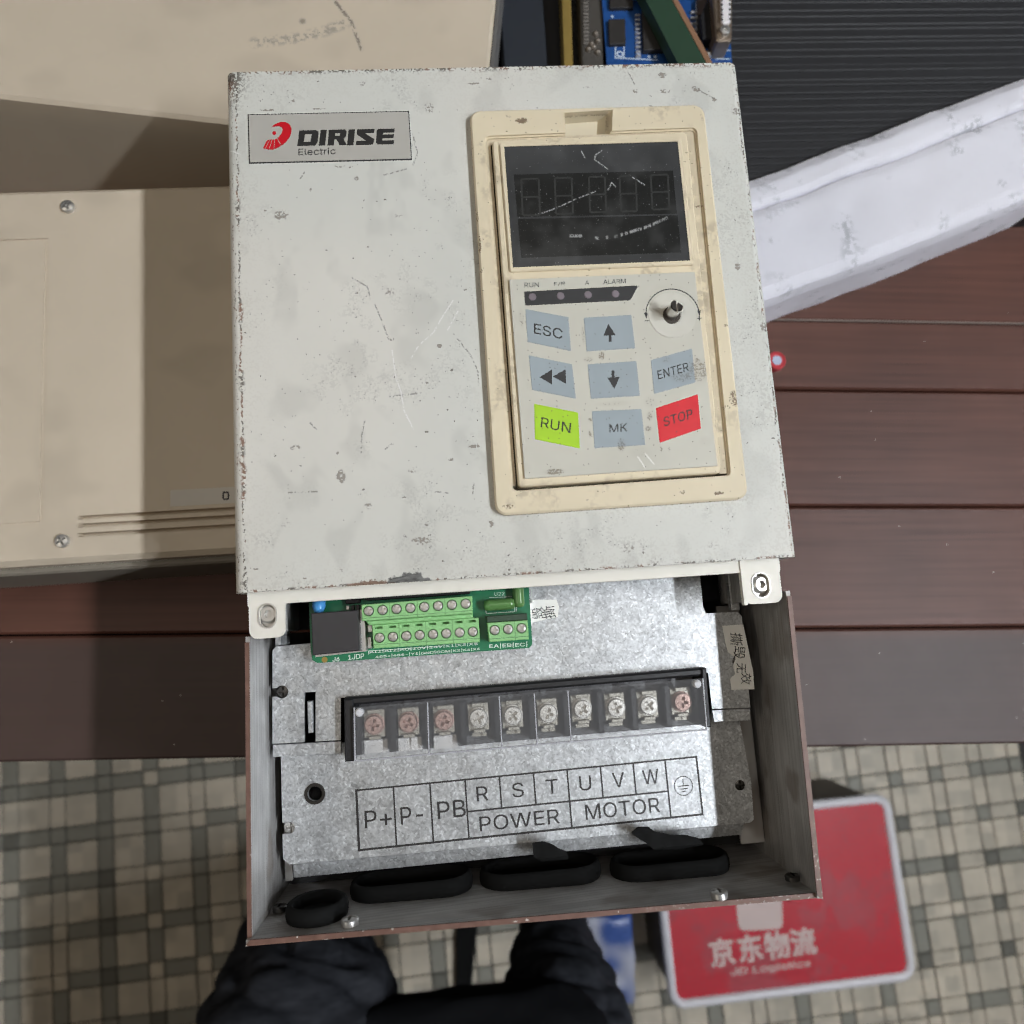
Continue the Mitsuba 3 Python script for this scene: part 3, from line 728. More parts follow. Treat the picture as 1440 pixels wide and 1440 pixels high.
ah = [pre([(kc[0] + .2 + s * 10.0 - .7, kc[1] + 1.4), (kc[0] + .2 + s * 10.0 + .7, kc[1] + 1.4), (kc[0] + .2 + s * 10.0, kc[1] - .9)], 5.01, 5.12) for s in (-1, 1)]
add(D + '__dial__arc', join(pre(LineString(arc).buffer(.16), 5.01, 5.12), *ah, pre(LineString([(kc[0] - 10.4, kc[1] - 1.7), (kc[0] - 8.9, kc[1] - 1.7)]).buffer(.1), 5.01, 5.12),
                            pre(shapely.union_all([LineString([(kc[0] + 9.3, kc[1] - 1.6), (kc[0] + 10.7, kc[1] - 1.6)]).buffer(.16), LineString([(kc[0] + 10, kc[1] - 2.3), (kc[0] + 10, kc[1] - .9)]).buffer(.16)]), 5.01, 5.12)), INKGREY)

# ------------------------------------------------------------------ the drive: painted frame with its two ears, chassis
ear_l = rrect(-97.0, -16.0, -84.5, 6, 3.0)
ear_r = rrect(81.2, -16.0, 95.4, 6, 3.0)
strip = shapely.union_all([Polygon([(-97.4, -4.2), (95.8, -4.2), (95.8, 8), (-97.4, 8)]), Polygon(ear_l), Polygon(ear_r)]).buffer(1.2).buffer(-1.2)
sl, sr = np.array([(-90.60,-8.24)][0]), np.array([(87.78,-9.30)][0])
slot = lambda c, w, h: LineString([(c[0], c[1] - h / 2), (c[0], c[1] + h / 2)]).buffer(w / 2)
fr2 = strip.difference(slot(sl, 5.6, 2.4)).difference(slot(sr, 6.0, 2.6))
add(D + '__ear_frame', join(pre(fr2, -8.6, -7.0), cbox(-97.4, 95.8, -4.2, -2.9, -12.5, -8.61, .2), cbox(-97.4, -96.0, -14, 6, -20, -8.62, .2), pre(Polygon(rrect(80.6, -16.2, 82.0, 2, .5)), -9.0, -6.4)), PAINT, 30)
hexb = man(rev([(0, 0), (4.6, 0), (4.6, .8), (3.1, .81), (3.1, 2.6), (2.5, 3.2), (0, 3.2)], 30)) - m3.Manifold.cylinder(3, 1.5, 1.5, 6).translate((0, 0, 1.4))
HEXB = proto(hexb, SCREW, 30)
put(D + '__bolt', HEXB, (sl[0], sl[1] + .6, -11.2))
put(D + '__bolt', HEXB, (sr[0] + .2, sr[1] + .3, -10.6), rot=([0, 1, 0], 8))
for cx, cy, w, h in ((sl[0], sl[1], 5.6, 2.4), (sr[0], sr[1], 6.0, 2.6)):
    add(D + '__slot_ring', pre(slot((cx, cy), w + 1.0, h).difference(slot((cx, cy), w, h)), -6.98, -6.6), SCREW)
    add(D + '__post', cbox(cx - (5 if cx < 0 else 2), cx + (2 if cx < 0 else 6), cy - 6, cy + 8, -48, -11.3, .5), STEEL)

# tray: side walls, front wall, floor; open at the top
LW = man(pre([(-100.2, -116.0), (-98.7, -116.0), (-97.6, -15.0), (-99.2, -15.0)], -148, -10.3))
RW = man(pre([(94.6, -118.3), (96.2, -118.3), (98.0, -12.0), (96.4, -12.0)], -148, -6.0))
FW = [(-100.2, -114.6), (96.2, -117.0), (96.2, -118.5), (-100.2, -116.1)]
gromm = [((-79.9, -24.0), 22.0, 22.0), ((-47.8, -42.0), 46.8, 22.0), ((1.9, -44.0), 47.5, 23.0), ((52.3, -41.0), 47.0, 21.0)]
def capsule(c, w, h):
    r = h / 2
    return LineString([(c[0] - (w / 2 - r), c[1]), (c[0] + (w / 2 - r) + .01, c[1])]).buffer(r)
def upright(poly, y0, y1):
    """A prism over a polygon in x-z, standing between two values of y."""
    m = pre(poly, 0, y1 - y0)
    v = m.vertices.copy()
    m.vertices = np.c_[v[:, 0], y1 - v[:, 2], v[:, 1]]
    return m
fw = man(pre(FW, -148, -8.0))
for c, w, h in gromm:
    fw = fw - man(upright(capsule(c, w - 5, h - 5), -125, -105))
add(D + '__side_wall', LW, STEEL, False)
add(D + '__side_wall', RW, STEEL, False)
add(D + '__front_wall', fw, STEEL, False)
add(D + '__wall_edge', join(pre([(-100.35, -116.2), (-98.9, -114.8), (-97.9, -17), (-99.35, -17)], -10.28, -9.7), pre([(94.4, -117.0), (96.3, -118.6), (98.15, -14), (96.5, -14)], -5.98, -5.4),
                            pre([(-100.3, -116.25), (96.3, -118.65), (96.25, -116.95), (-98.8, -114.5)], -7.98, -7.3)), RIM)
add(D + '__wall_flange', cbox(-97.2, -94.2, -110, -30, -50.5, -49.0, .2), STEEL)
add(D + '__wall_flange', cbox(84.5, 94.4, -112, -16, -51, -49.5, .2), STEEL)
add(D + '__body', cbox(-96, 95.5, -14, 195.5, -150, -52, 1), VOID)
add(D + '__tray_floor', cbox(-98.6, 94.5, -116, -14.2, -150, -147, .2), VOID)
add(D + '__tray_gasket', cbox(-97.6, 94.3, -114.0, -104.2, -62, -58, .2), VOID)

# rubber grommets in the front wall; two of them are torn
for n, (c, w, h) in enumerate(gromm):
    y0 = -115.0 - .012 * (c[0] + 60)
    path = np.array(capsule(c, w - 3.2, h - 3.2).exterior.coords)[:-1]
    g = tube(np.c_[path[:, 0], np.full(len(path), y0 + 2.2), path[:, 1]], 1.6, 10, closed=True)
    v = g.vertices.copy()
    v[:, 1] = y0 + 2.2 + (v[:, 1] - y0 - 2.2) * 2.2
    g.vertices = v
    gk = add(D + '__grommet', g, RUBBER, True)
    in_ = capsule(c, w - 5, h - 5)
    if n < 2:
        m = upright(in_, y0 + .6, y0 + 1.6)
    else:
        cut = Polygon([(c[0] + a * (w * .27) * math.cos(t), c[1] + 2 + a * h * .2 * math.sin(t)) for t, a in ((i * .42, rng.uniform(.65, 1.15)) for i in range(15))])
        m = upright(in_.difference(cut.buffer(0)), y0 + .6, y0 + 1.6)
    add(gk + '__membrane', m, RUBBER)
for n, pts in ((2, [(-0.89,-99.32), (2.65,-99.03), (6.07,-100.28), (8.29,-101.95), (10.92,-103.28), (11.52,-105.54), (2.16,-105.47), (-0.79,-103.37)]), (3, [(36.97,-98.46), (39.28,-96.79), (43.06,-97.26), (45.26,-99.16), (50.71,-100.60), (57.82,-101.50), (61.69,-102.80), (63.09,-104.79), (53.38,-105.82), (44.72,-104.71), (41.82,-101.85), (39.56,-100.54)])):
    gk = D + '__grommet' + ('_%03d' % n)
    p = Polygon(pts).buffer(.4).segmentize(1.0)
    m = tm(man(pre(p, -31.2, -30.2)).refine_to_length(1.2))
    v = m.vertices.copy()
    v[:, 2] += -1.0 * (v[:, 1] < -104.5) * (-104.5 - v[:, 1]) + 1.2 * (meshkit.noise(np.c_[v[:, :2] * .25, np.zeros(len(v))], 3) - .5)
    m.vertices = v
    add(gk + '__torn_flap', m, RUBBER)

# pan head screws through the walls
def cross_screw(r, h, k=.72, w=.17, flat=.86):
    b = man(rev([(0, 0), (r, 0), (r, h * .72), (r * .9, h * flat), (r * .5, h), (0, h)], 26))
    c = mbox(-r * k, r * k, -r * w, r * w, h * .15, h * 2) + mbox(-r * w, r * w, -r * k, r * k, h * .15, h * 2)
    return b - c
PAN = proto(cross_screw(3.0, 2.6), SCREW, 30)
PAND = proto(cross_screw(2.6, 2.2), DARKSCREW, 30)
for x, z in ((-66.8, -11.5), (61.5, -8.6)):
    put(D + '__front_screw', PAN, (x, -115.0 - .012 * (x + 60), z - 1.8), rot=([1, 0, 0], -90))
put(D + '__front_screw', PAND, (-94.5, -114.0, -30), rot=([1, 0, 0], -90))
put(D + '__front_screw', PAND, (91, -115.5, -17), rot=([1, 0, 0], -90))

# ------------------------------------------------------------------ galvanised plates
LIPS = ([(-96.38,-55.95), (-70.96,-56.57), (-71.12,-61.11), (-96.48,-60.46)], [(72.67,-55.98), (88.02,-56.51), (87.66,-61.08), (73.00,-60.58)])
up = Polygon([(LIPS[0][0][0], LIPS[0][0][1] + .45), (-71.0, LIPS[0][1][1] + .45), (-70.4, -40.6), (72.6, -41.6), (LIPS[1][0][0], LIPS[1][0][1] + .45), (LIPS[1][1][0], LIPS[1][1][1] + .45), (88.6, -20.5), (87, -18.8), (74.2, -18.4), (73.4, -16), (73.2, 45), (-80, 45), (-80, -19.2), (-94.2, -19.5), (-95.6, -21)])
hole = lambda p, r: Point(*p).buffer(r)
n1 = [(-92.45,-36.70)][0]
n2 = [(84.95,-38.09)][0]
up = up.difference(hole(n1, 2.4)).difference(hole(n2, 2.2)).difference(Polygon(rrect(-96.5, n1[1] - 1.6, n1[0], n1[1] + 1.6, .4)))
sx = [(-81.97,-39.65), (-82.41,-54.16)]
up = up.difference(LineString(sx).buffer(2.1, cap_style='square'))
add(D + '__upper_plate', pre(up, -33.4, -32.0), GALV)
for p in LIPS:
    add(D + '__upper_plate__bent_lip', hullp(p, -33.9, -32.35, .15), GALV)
add(D + '__upper_plate__side_rail', cbox(85.2, 88.6, -18.0, 45, -36.5, -33, .2), GALV)
add(D + '__upper_plate__side_rail', cbox(-91.5, -89.4, -19.0, 20, -34, -20, .2), GALV)
add(D + '__upper_plate__tongue', join(hullp([(sx[0][0] - .9, sx[1][1] + 1.6), (sx[0][0] + .9, sx[1][1] + 1.6), (sx[0][0] + .9, sx[0][1] - 1.2), (sx[0][0] - .9, sx[0][1] - 1.2)], -34.5, -31.0, .3)), GALV)
put(D + '__upper_plate__screw', PAND, (n1[0] + .5, n1[1], -34.6))
put(D + '__upper_plate__screw', PAND, (n2[0], n2[1], -34.8))
lo = Polygon([(-94.9, -58.0), (85.0, -58.0), (87.2, -86.0), (86.6, -99.6), (85.0, -100.6), (-92.8, -100.7), (-95.0, -98.5)])
h1 = [(-82.45,-75.96)][0]
h2 = [(-92.41,-87.65)][0]
h3 = [(82.67,-86.34)][0]
lo = lo.difference(hole(h1, 2.7)).difference(hole(h2, 2.1)).difference(Polygon(rrect(-97, h2[1] - 2.0, h2[0], h2[1] + 2.0, .4))).difference(hole(h3, 2.0))
add(D + '__lower_plate', pre(lo, -39.4, -38.0), GALV)
fl = hullp([(-91.8, -106.4), (82.0, -105.6), (83.2, -100.9), (-91.8, -101.0)], -44, -41.6, .2)
v = fl.vertices.copy()
v[:, 2] += (v[:, 1] + 101) * -.2 + 2.4 * (v[:, 1] > -101.4)
fl.vertices = v
add(D + '__lower_plate__bent_lip', fl, GALV)
add(D + '__lower_plate__bushing', trimesh.creation.annulus(2.75, 3.9, 1.0).apply_translation([h1[0], h1[1], -37.9]), DARKSCREW)
put(D + '__lower_plate__screw', PAN, (h2[0] + .6, h2[1], -41.5))
put(D + '__lower_plate__screw', PAND, (h3[0], h3[1], -40.4))
# printed terminal chart
SO, SX = np.array([(-66.63,-97.82)][0]), np.array([(66.50,-95.91)][0])
SY_ = np.array([(-66.85,-76.06)][0]) - SO
SXV = SX - SO
def ch(a, b): return tuple(SO + a * SXV + b * SY_)
def bar(a0, b0, a1, b1, w=.62): return pre(LineString([ch(a0, b0), ch(a1, b1)]).buffer(w / 2, cap_style='square'), -37.98, -37.86)
xs = [0, .106, .211, .313, .413, .513, .612, .711, .809, .905, 1.0]
grid = [bar(0, 0, 1, 0, .75), bar(0, 1, 1, 1), bar(0, 0, 0, 1, .9), bar(1, 0, 1, 1, .7), bar(.313, .455, .905, .455)]
grid += [bar(a, 0, a, 1) for a in (xs[1], xs[2], xs[3], xs[9])] + [bar(a, .455, a, 1) for a in (xs[4], xs[5], xs[7], xs[8])] + [bar(xs[6], 0, xs[6], 1)]
LC = add(D + '__terminal_chart', join(*grid), INK)
tx = []
for s, a0, a1, b0, b1 in (('P+', .020, .096, .35, .64), ('P-', .122, .186, .35, .64), ('PB', .228, .309, .38, .67), ('R', .343, .377, .61, .86), ('S', .447, .481, .61, .86), ('T', .546, .582, .61, .86), ('U', .645, .680, .61, .86), ('V', .743, .779, .61, .86), ('W', .833, .882, .61, .86), ('POWER', .346, .578, .10, .35), ('MOTOR', .655, .875, .11, .37)):
    tx.append(text(s, -37.98, quad=(ch(a0, b0), ch(a1, b0), ch(a0, b1)), depth=.12))
add(LC + '__lettering', join(*tx), INK)
g0 = np.array(ch(.952, .52))
gl = [LineString([g0 + (-2.1, 0), g0 + (2.1, 0)]), LineString([g0, g0 + (0, 2.4)]), LineString([g0 + (-1.5, -1.1), g0 + (1.5, -1.1)]), LineString([g0 + (-.8, -2.1), g0 + (.8, -2.1)])]
add(LC + '__earth_mark', join(*[pre(q.buffer(.17), -37.98, -37.86) for q in gl], pre(Point(*g0).buffer(3.75).difference(Point(*g0).buffer(3.45)), -37.98, -37.86)), INK)

# ------------------------------------------------------------------ power terminals
PT = D + '__power_terminal'
def strip_xy(u, w):
    """Along (0..1) and across (0..1) the terminal strip."""
    a, b, c = np.array(TB[3]), np.array(TB[2]), np.array(TB[0])
    return tuple(a + u * (b - a) + w * (c - a))
TB = [(-64.30,-43.69), (67.75,-44.92), (67.32,-61.79), (-64.77,-62.75)]
quad = lambda u0, u1, w0, w1: [strip_xy(u0, w0), strip_xy(u1, w0), strip_xy(u1, w1), strip_xy(u0, w1)]
add(PT + '__base', hullp(quad(-.003, 1.0, .0, 1.02), -60, -37.0, .3), mat('block_grey', (.085, .085, .09), .45))
add(PT + '__body', join(hullp(quad(-.030, -.004, -.02, 1.16), -60, -26, .5), hullp(quad(1.004, 1.018, .02, 1.18), -60, -26, .4), hullp(quad(-.03, 1.018, 1.03, 1.19), -60, -27, .8), hullp(quad(-.036, 1.02, 1.20, 1.30), -60, -36, .5)), BLACK)
scr = [(525.4, 1019.6), (573.7, 1016.6), (624, 1013.6), (673, 1010), (721.3, 1006.5), (771, 1003.5), (819.6, 997.5), (867, 995.5), (913, 992.4), (960.5, 987.4)]
SP = [(-58.15,-51.22), (-45.28,-51.43), (-31.80,-51.67), (-18.58,-51.74), (-5.46,-51.81), (8.11,-52.05), (21.52,-51.47), (34.61,-51.93), (47.41,-52.07), (60.76,-51.73)]
big = cross_screw(3.5, 2.2, k=.60, w=.16, flat=.97) + man(rev([(0, -.7), (3.9, -.7), (3.9, -.01), (0, -.01)], 28))
BIGN, BIGC = proto(big, POWERSCREW, 30), proto(big, COPPER, 30)
for n, (x, y) in enumerate(SP):
    add(PT + '__clamp_plate', join(cbox(x - 4.2, x + 4.2, y - 5.0, y + 5.4, -33.4, -32.4, .3), cbox(x - 2.4, x + 2.4, y + 4.0, y + 5.6, -32.3, -30.4, .25), cbox(x - 2.2, x + 2.4, y - 5.6, y - 4.2, -32.3, -30.6, .25)), NICKEL)
    if n < 3:
        add(PT + '__pale_insert', cbox(x - 4.6, x + 4.6, y - 11.0, y - 5.9, -36.5, -33.6, .3), PALE)
    else:
        add(PT + '__tail_tab', cbox(x - 2.9, x + 2.9, y - 7.4, y - 5.8, -36, -33.6, .2), NICKEL)
    put(PT + '__screw', BIGC if n in (0, 1, 2, 9) else BIGN, (x, y, -31.6), rotz=rng.uniform(0, 90))
for n in range(11):
    u = (n + .02) / 10 if n else .006
    add(PT + '__divider', hullp(quad(min(u - .009, .985), min(u + .009, .999), .06, .90), -37, -29.2, .4), BLACK)
# hazy snap-on cover: a top sheet, front skirt, ends
cv = [pre(quad(.002, .998, .0, 1.0), -24.6, -24.0), pre(quad(.0, 1.0, -.035, -.005), -35, -24.0), pre(quad(-.0035, .0015, .0, 1.0), -34, -24.0), pre(quad(.9985, 1.003, .0, 1.0), -34, -24.0)]
add(PT + '__clear_cover', join(pre(quad(.002, .998, .0, 1.0), -24.05, -24.0)), CLEAR)
add(PT + '__clear_cover__edge', join(*[tube([(*strip_xy(a, b), -24.2) for a, b in seg_], .32, 6) for seg_ in (((0, 0), (1, 0)), ((0, 0), (0, 1)), ((1, 0), (1, 1)), ((.205, .0), (.205, .98)), ((.41, 0), (.408, .98)), ((.51, 0), (.508, .98)), ((.607, 0), (.605, .98)))]), mat('cover_edge', (.42, .42, .45), .25))
for a, b in ((.014, .90), (.982, .90)):
    x, y = strip_xy(a, b)
    add(PT + '__clear_cover__peg', rev([(0, -3), (1.6, -3), (1.6, -.2), (1.2, .4), (0, .5)], 16).apply_translation([x, y, -23.6]), mat('peg', (.6, .6, .62), .2))

# ------------------------------------------------------------------ control board
CB = D + '__control_board'
bq = Polygon([(-80.6, 44), (-79.9, -22), (-79.4, -25.4), (-77.6, -26.6), (2.4, -26.7), (3.6, -25.4), (4.4, 44)])
add(CB, pre(bq, -27.6, -26.0), PCB)
add(CB + '__socket', hullp([(-76.9, -8.2), (-60.2, -8.2), (-60.1, -22.7), (-76.8, -23.3)], -25.9, -14.0, .3), mat('socket', (.035, .033, .036), .45))
add(CB + '__socket__base', pre([(-60.1, -8), (-58.7, -8), (-58.6, -23.4), (-77, -24.2), (-77, -23.4), (-60.1, -23.0)], -25.9, -20), SCREW)
cp = [(-75.13,-4.97)][0]
add(CB + '__capacitor', rev([(0, -5), (1.9, -4.4), (2.4, -2), (2.4, 1.5), (1.6, 3.4), (0, 4)], 18).apply_transform(trimesh.transformations.rotation_matrix(1.25, [1, 0, 0])).apply_translation([cp[0], cp[1] + .4, -20]), BLUECAP, True)
add(CB + '__chip', cbox(-66, -60.5, -5.5, 2, -25.9, -23.5, .3), BLACK)
add(CB + '__header', join(cbox(-57.5, -19, -4.8, 2, -25.9, -15.5, .3)), VOID)
for n in range(7):
    x = -66 + n * 1.9
    add(CB + '__small_part', cbox(x, x + 1.2, -7.6 - .3 * (n % 3), -6.0, -25.9, -24.6, .15), SCREW if n % 3 == 0 else BLACK)
add(CB + '__small_part', cbox(-58.4, -56.6, -16.6, -13.8, -25.9, -24.8, .2), SCREW)
add(CB + '__small_part', cbox(-58.6, -56.9, -22.6, -18.2, -25.9, -24.4, .25), SCREW)
op = [(-8.12,-9.54)][0]
add(CB + '__glass_diode', rev([(0, -6), (1.9, -5.6), (2.2, -4), (2.2, 4), (1.9, 5.6), (0, 6)], 18).apply_transform(trimesh.transformations.rotation_matrix(math.pi / 2, [0, 1, 0])).apply_translation([op[0], op[1], -23.4]), OLIVE, True)
add(CB + '__glass_diode', rev([(0, -5), (1.9, -4.6), (2.2, -3), (2.2, 3), (1.9, 4.6), (0, 5)], 18).apply_transform(trimesh.transformations.rotation_matrix(math.pi / 2, [1, 0, 0])).apply_translation([-.6, -6.2, -23.4]), OLIVE, True)
leg = []
leg.append(text('AI1|AI2|AO|10V|24V|X1|X3|X5', -25.98, quad=[(-58.30,-24.74), (-17.20,-24.47), (-58.23,-23.16)], bold=True, depth=.12))
leg.append(text('485+|485-|Y1|GND|COM|X2|X4|X6', -25.98, quad=[(-55.98,-26.62), (-16.50,-26.39), (-55.92,-25.17)], bold=True, depth=.12))
leg.append(text('EA|EB|EC|', -25.98, quad=[(-13.00,-26.02), (1.55,-26.36), (-12.86,-23.90)], bold=True, depth=.12))
leg.append(text('J6', -25.98, quad=[(-71.96,-26.58), (-69.34,-26.49), (-71.91,-24.97)], bold=True, depth=.12))
leg.append(text('1JDP', -25.98, quad=[(-66.22,-26.39), (-60.14,-26.14), (-66.15,-24.50)], bold=True, depth=.12))
leg.append(text('U22', -25.98, quad=[(-9.74,-6.02), (-5.84,-6.12), (-9.65,-4.69)], depth=.12))
for q in ([(-13.28,-10.90), (-13.26,-12.56), (-2.21,-12.61), (-1.98,-6.88)], [(-1.66,-12.52), (-1.06,-6.94)], [(-11.75,-6.64), (-3.15,-6.80)], [(-63.08,-23.59), (-61.85,-23.27), (-61.45,-13.15)], [(-58.46,-24.73), (-58.41,-23.52), (-31.21,-23.63)], [(4.46,-9.40), (4.64,-3.97)]):
    leg.append(pre(LineString(q).buffer(.12), -25.98, -25.86))
add(CB + '__lettering', join(*leg), SILK)
gd = [(-74.87,-25.56)][0]
add(CB + '__solder_eye', pre(Point(*gd).buffer(1.1), -25.97, -25.85), BRASS)
SML = proto(cross_screw(1.7, 1.6, k=.8, w=.2, flat=.93), SCREW, 30)
def green_terminal(quadpts, n, z, front, row):
    """A row of screw clamps: body with a sloping lip, one screw to each clamp."""
    a, b, c, d = (np.array(q) for q in quadpts)      # upper left, upper right, lower right, lower left, at the top face
    k0 = D + '__control_terminal'
    L = np.linalg.norm(b - a)
    top = [tuple(a), tuple(b), tuple(c), tuple(d)]
    m = man(hullp(top, -25.9, z, .25))
    for i in range(n):
        p = a + (b - a) * (i + .5) / n
        q = d + (c - d) * (i + .5) / n
        m = m - m3.Manifold.cylinder(2.5, 1.95, 1.95, 24).translate((*(p + (q - p) * row), z - 1.4))
        if front == 'slit':
            p2 = p + (q - p) * .13
            m = m - mbox(p2[0] - 1.35, p2[0] + 1.35, p2[1] - .42, p2[1] + .42, z - 3, z + 1)
        if front == 'dark':
            pass
    key = add(k0, m, TGREEN, 25)
    seams = [pre(LineString([a + (b - a) * i / n, d + (c - d) * i / n]).buffer(.11), z - .1, z + .05) for i in range(2, n, 2)]
    seams.append(pre(LineString([d + (a - d) * .16, c + (b - c) * .16]).buffer(.13), z - .1, z + .05))
    add(key + '__seam', join(*seams), TEDGE)
    for i in range(n):
        p = a + (b - a) * (i + .5) / n
        q = d + (c - d) * (i + .5) / n
        put(key + '__screw', SML, (*(p + (q - p) * row), z - 1.3), rotz=rng.uniform(0, 90))
    if front == 'lip':
        lipq = [tuple(d + (c - d) * .02), tuple(c), tuple(c + (d - a) * .28), tuple(d + (c - d) * .05 + (d - a) * .28)]
        add(key + '__lip', hullp(lipq, -25.9, z - 3.2, .3), TGREEN)
    if front == 'dark':
        up_ = [tuple(a + (a - d) * .36), tuple(b + (b - c) * .36), tuple(b), tuple(a)]
        add(key + '__back', hullp(up_, -25.9, z - 1.2, .3), mat('terminal_back', (.03, .06, .035), .5))
    return key
green_terminal([(-58.93,-6.36), (-18.28,-5.85), (-18.41,-12.24), (-58.91,-12.30)], 8, -15.0, 'lip', .42)
green_terminal([(-55.76,-13.96), (-16.38,-13.93), (-16.41,-22.95), (-55.60,-22.51)], 8, -18.0, 'slit', .56)
green_terminal([(-13.36,-16.10), (1.76,-16.10), (1.78,-23.17), (-13.02,-23.16)], 3, -17.0, 'dark', .40)

# ------------------------------------------------------------------ torn seals
def seal(key, outline, z, chars, curl):
    p = Polygon(outline).segmentize(1.5)
    m = tm(man(pre(p, z, z + .14)).refine_to_length(1.5))
    v = m.vertices.copy()
    v[:, 2] += curl(v[:, 0], v[:, 1])
    m.vertices = v
    add(key, m, STICK)
    ms = []
    for ch_, at, size, ang in chars:
        g = han(ch_, z + .15, at, size, ang, .08)
        v = g.vertices.copy()
        v[:, 2] += curl(v[:, 0], v[:, 1])
        g.vertices = v
        ms.append(g)
    add(key + '__lettering', join(*ms), INK)
s1 = [(2.18,-9.90), (5.14,-9.62), (5.23,-8.49), (14.78,-8.97), (15.63,-11.78), (14.83,-15.77), (4.76,-17.17), (4.00,-18.64), (3.12,-14.96)]
c1 = [(11.38,-13.76), (6.80,-13.77)]
seal(D + '__torn_seal', s1, -31.3, [('撕', c1[0], 5.4, 96), ('毁', c1[1], 4.8, 96)], lambda x, y: np.clip((5.5 - x) * .9, 0, 5.6))
s2 = [(80.14,-23.77), (88.68,-23.79), (89.15,-30.67), (90.52,-42.09), (90.03,-49.11), (80.88,-48.75), (80.84,-44.60), (83.22,-42.77), (82.75,-39.52), (84.09,-36.63), (81.17,-34.16), (80.45,-30.06)]
c2 = [(85.08,-29.41), (85.83,-34.65), (85.96,-40.80), (87.34,-44.91)]
seal(D + '__torn_seal', s2, -31.7, [('撕', c2[0], 5.4, -98), ('毁', c2[1], 5.2, -98), ('无', c2[2], 4.4, -98), ('效', c2[3], 4.6, -98)], lambda x, y: .3 + .25 * np.sin(y * .35))
# ------------------------------------------------------------------ things round the drive
def rot2(pts, deg, o):
    a = math.radians(deg)
    return [(o[0] + (x - o[0]) * math.cos(a) - (y - o[1]) * math.sin(a), o[1] + (x - o[0]) * math.sin(a) + (y - o[1]) * math.cos(a)) for x, y in pts]


E1 = thing('beige_enclosure', 'scratched flat beige housing behind the drive, its dark edge towards the circuit board', 'housing')
e = [(11.00,282.72), (5.62,247.58)][0:2]
dx, dy = e[0][0] - e[1][0], e[0][1] - e[1][1]
tilt = math.degrees(math.atan2(-dx, dy))
o = (e[1][0] - dx / dy * (e[1][1] - 203), 203.0)
q = rot2([(-330, 0), (0, 0), (0, 260), (-330, 260)], tilt, (0, 0))
q = [(x + o[0], y + o[1]) for x, y in q]
add(E1 + '__shell', hullp(rquad(q, 3), -149.5, -60, 1.6), BEIGE, 30)
q2 = rot2([(.2, 6), (2.2, 6), (2.2, 250), (.2, 250)], tilt, (0, 0))
add(E1 + '__edge_strip', hullp([(x + o[0], y + o[1]) for x, y in q2], -149.5, -61, .4), mat('edge_strip', (.12, .115, .11), .5))

E2 = thing('vented_housing', 'beige vented plastic housing along the long worn edge of the drive', 'housing')
VY = [(-124.92,47.85), (-125.00,42.02), (-125.06,38.46), (-125.12,34.28), (-125.30,22.14)]
vx = VY[0][0]
body2 = man(hullp(rrect(-420, VY[4][1], -103.5, 200, 5), -149.5, -75, 2.5))
for y in (VY[1][1], VY[2][1], VY[3][1]):
    body2 = body2 - mbox(-190, -106, y - .9, y + .9, -80, -70)
body2 = body2 - (mbox(-395, -205, 40, 175, -75.8, -70) - mbox(-393.6, -206.4, 41.4, 173.6, -80, -70))
for n in range(9):
    body2 = body2 - mbox(-380, -225, 60 + n * 6, 62 + n * 6, -79, -70)
add(E2 + '__shell', body2, BEIGE, 30)
for x, y in ((-410, 190), (-196, 190), (-196, 32)):
    put(E2 + '__screw', PAN, (x, y, -75.2), rotz=30)
add(E2 + '__foot_lip', hullp(rrect(-418, VY[4][1] - 3, -105, VY[4][1] + 8, 1), -149.5, -86, 1), BEIGEDARK)
lbl = (vx, VY[0][1])
add(E2 + '__label', pre(rrect(-150, lbl[1] - 3.2, -117.5, lbl[1] + 4.2, .3), -74.98, -74.8), mat('label', (.58, .55, .50), .5))
add(E2 + '__label__mark', pre(Polygon(rrect(lbl[0] - 2.2, lbl[1] - 1.6, lbl[0] + .8, lbl[1] + 2.2, .8)).difference(Polygon(rrect(lbl[0] - 1.5, lbl[1] - .9, lbl[0] + .1, lbl[1] + 1.5, .4))), -74.79, -74.7), INK)

BK = thing('ridged_black_panel', 'black ridged panel lying on the bench behind the drive', 'panel')
add(BK + '__plate', hullp(rrect(18, 203, 420, 470, 2), -149.5, -123.2, .8), ANTH)
add(BK + '__smooth_band', hullp(rrect(19, 204, 44, 469, 1), -123.19, -119.5, .6), mat('smooth_black', (.026, .030, .038), .45))
for n in range(58):
    y = 206 + n * 4.5 + rng.uniform(-.9, .9)
    w = rng.uniform(1.8, 4.2)
    add(BK + '__ridge', hullp([(62, y), (418, y - 2.5), (418, y - 2.5 + w), (62, y + w)], -123.19, -122.3 + rng.uniform(-.3, .6), .6), ANTH)

# blue circuit board and what lies on it
BB = 'blue_circuit_board'
tag(BB, 'blue circuit board with black chips on the black panel behind the drive', 'circuit board')
bx = [(76.48,323.53), (149.90,322.45), (144.56,282.38), (74.22,283.85)]
add(BB + '__board', pre([(bx[3][0], 274), (bx[2][0] + .3, 274), (bx[1][0], 395), (bx[0][0], 395)], -106.6, -105.0), BLUEPCB)
def onb(key, pts, z1, m, b=.25, z0=-104.95):
    add(BB + '__' + key, hullp(pts, z0, z1, b), m)
onb('chip', [(77.13,309.39), (86.50,309.62), (85.45,294.25), (76.37,294.16)], -102.6, mat('chip', (.03, .027, .025), .45))
onb('chip', [(79.48,329.44), (92.78,329.26), (91.71,316.52), (78.57,316.46)], -102.6, 'mat_chip')
onb('chip', [(96.32,314.24), (109.33,314.68), (111.52,289.53), (94.77,289.22)], -101.5, 'mat_chip')
PIN0, PIN1 = [(94.04,312.53), (92.15,287.40)]
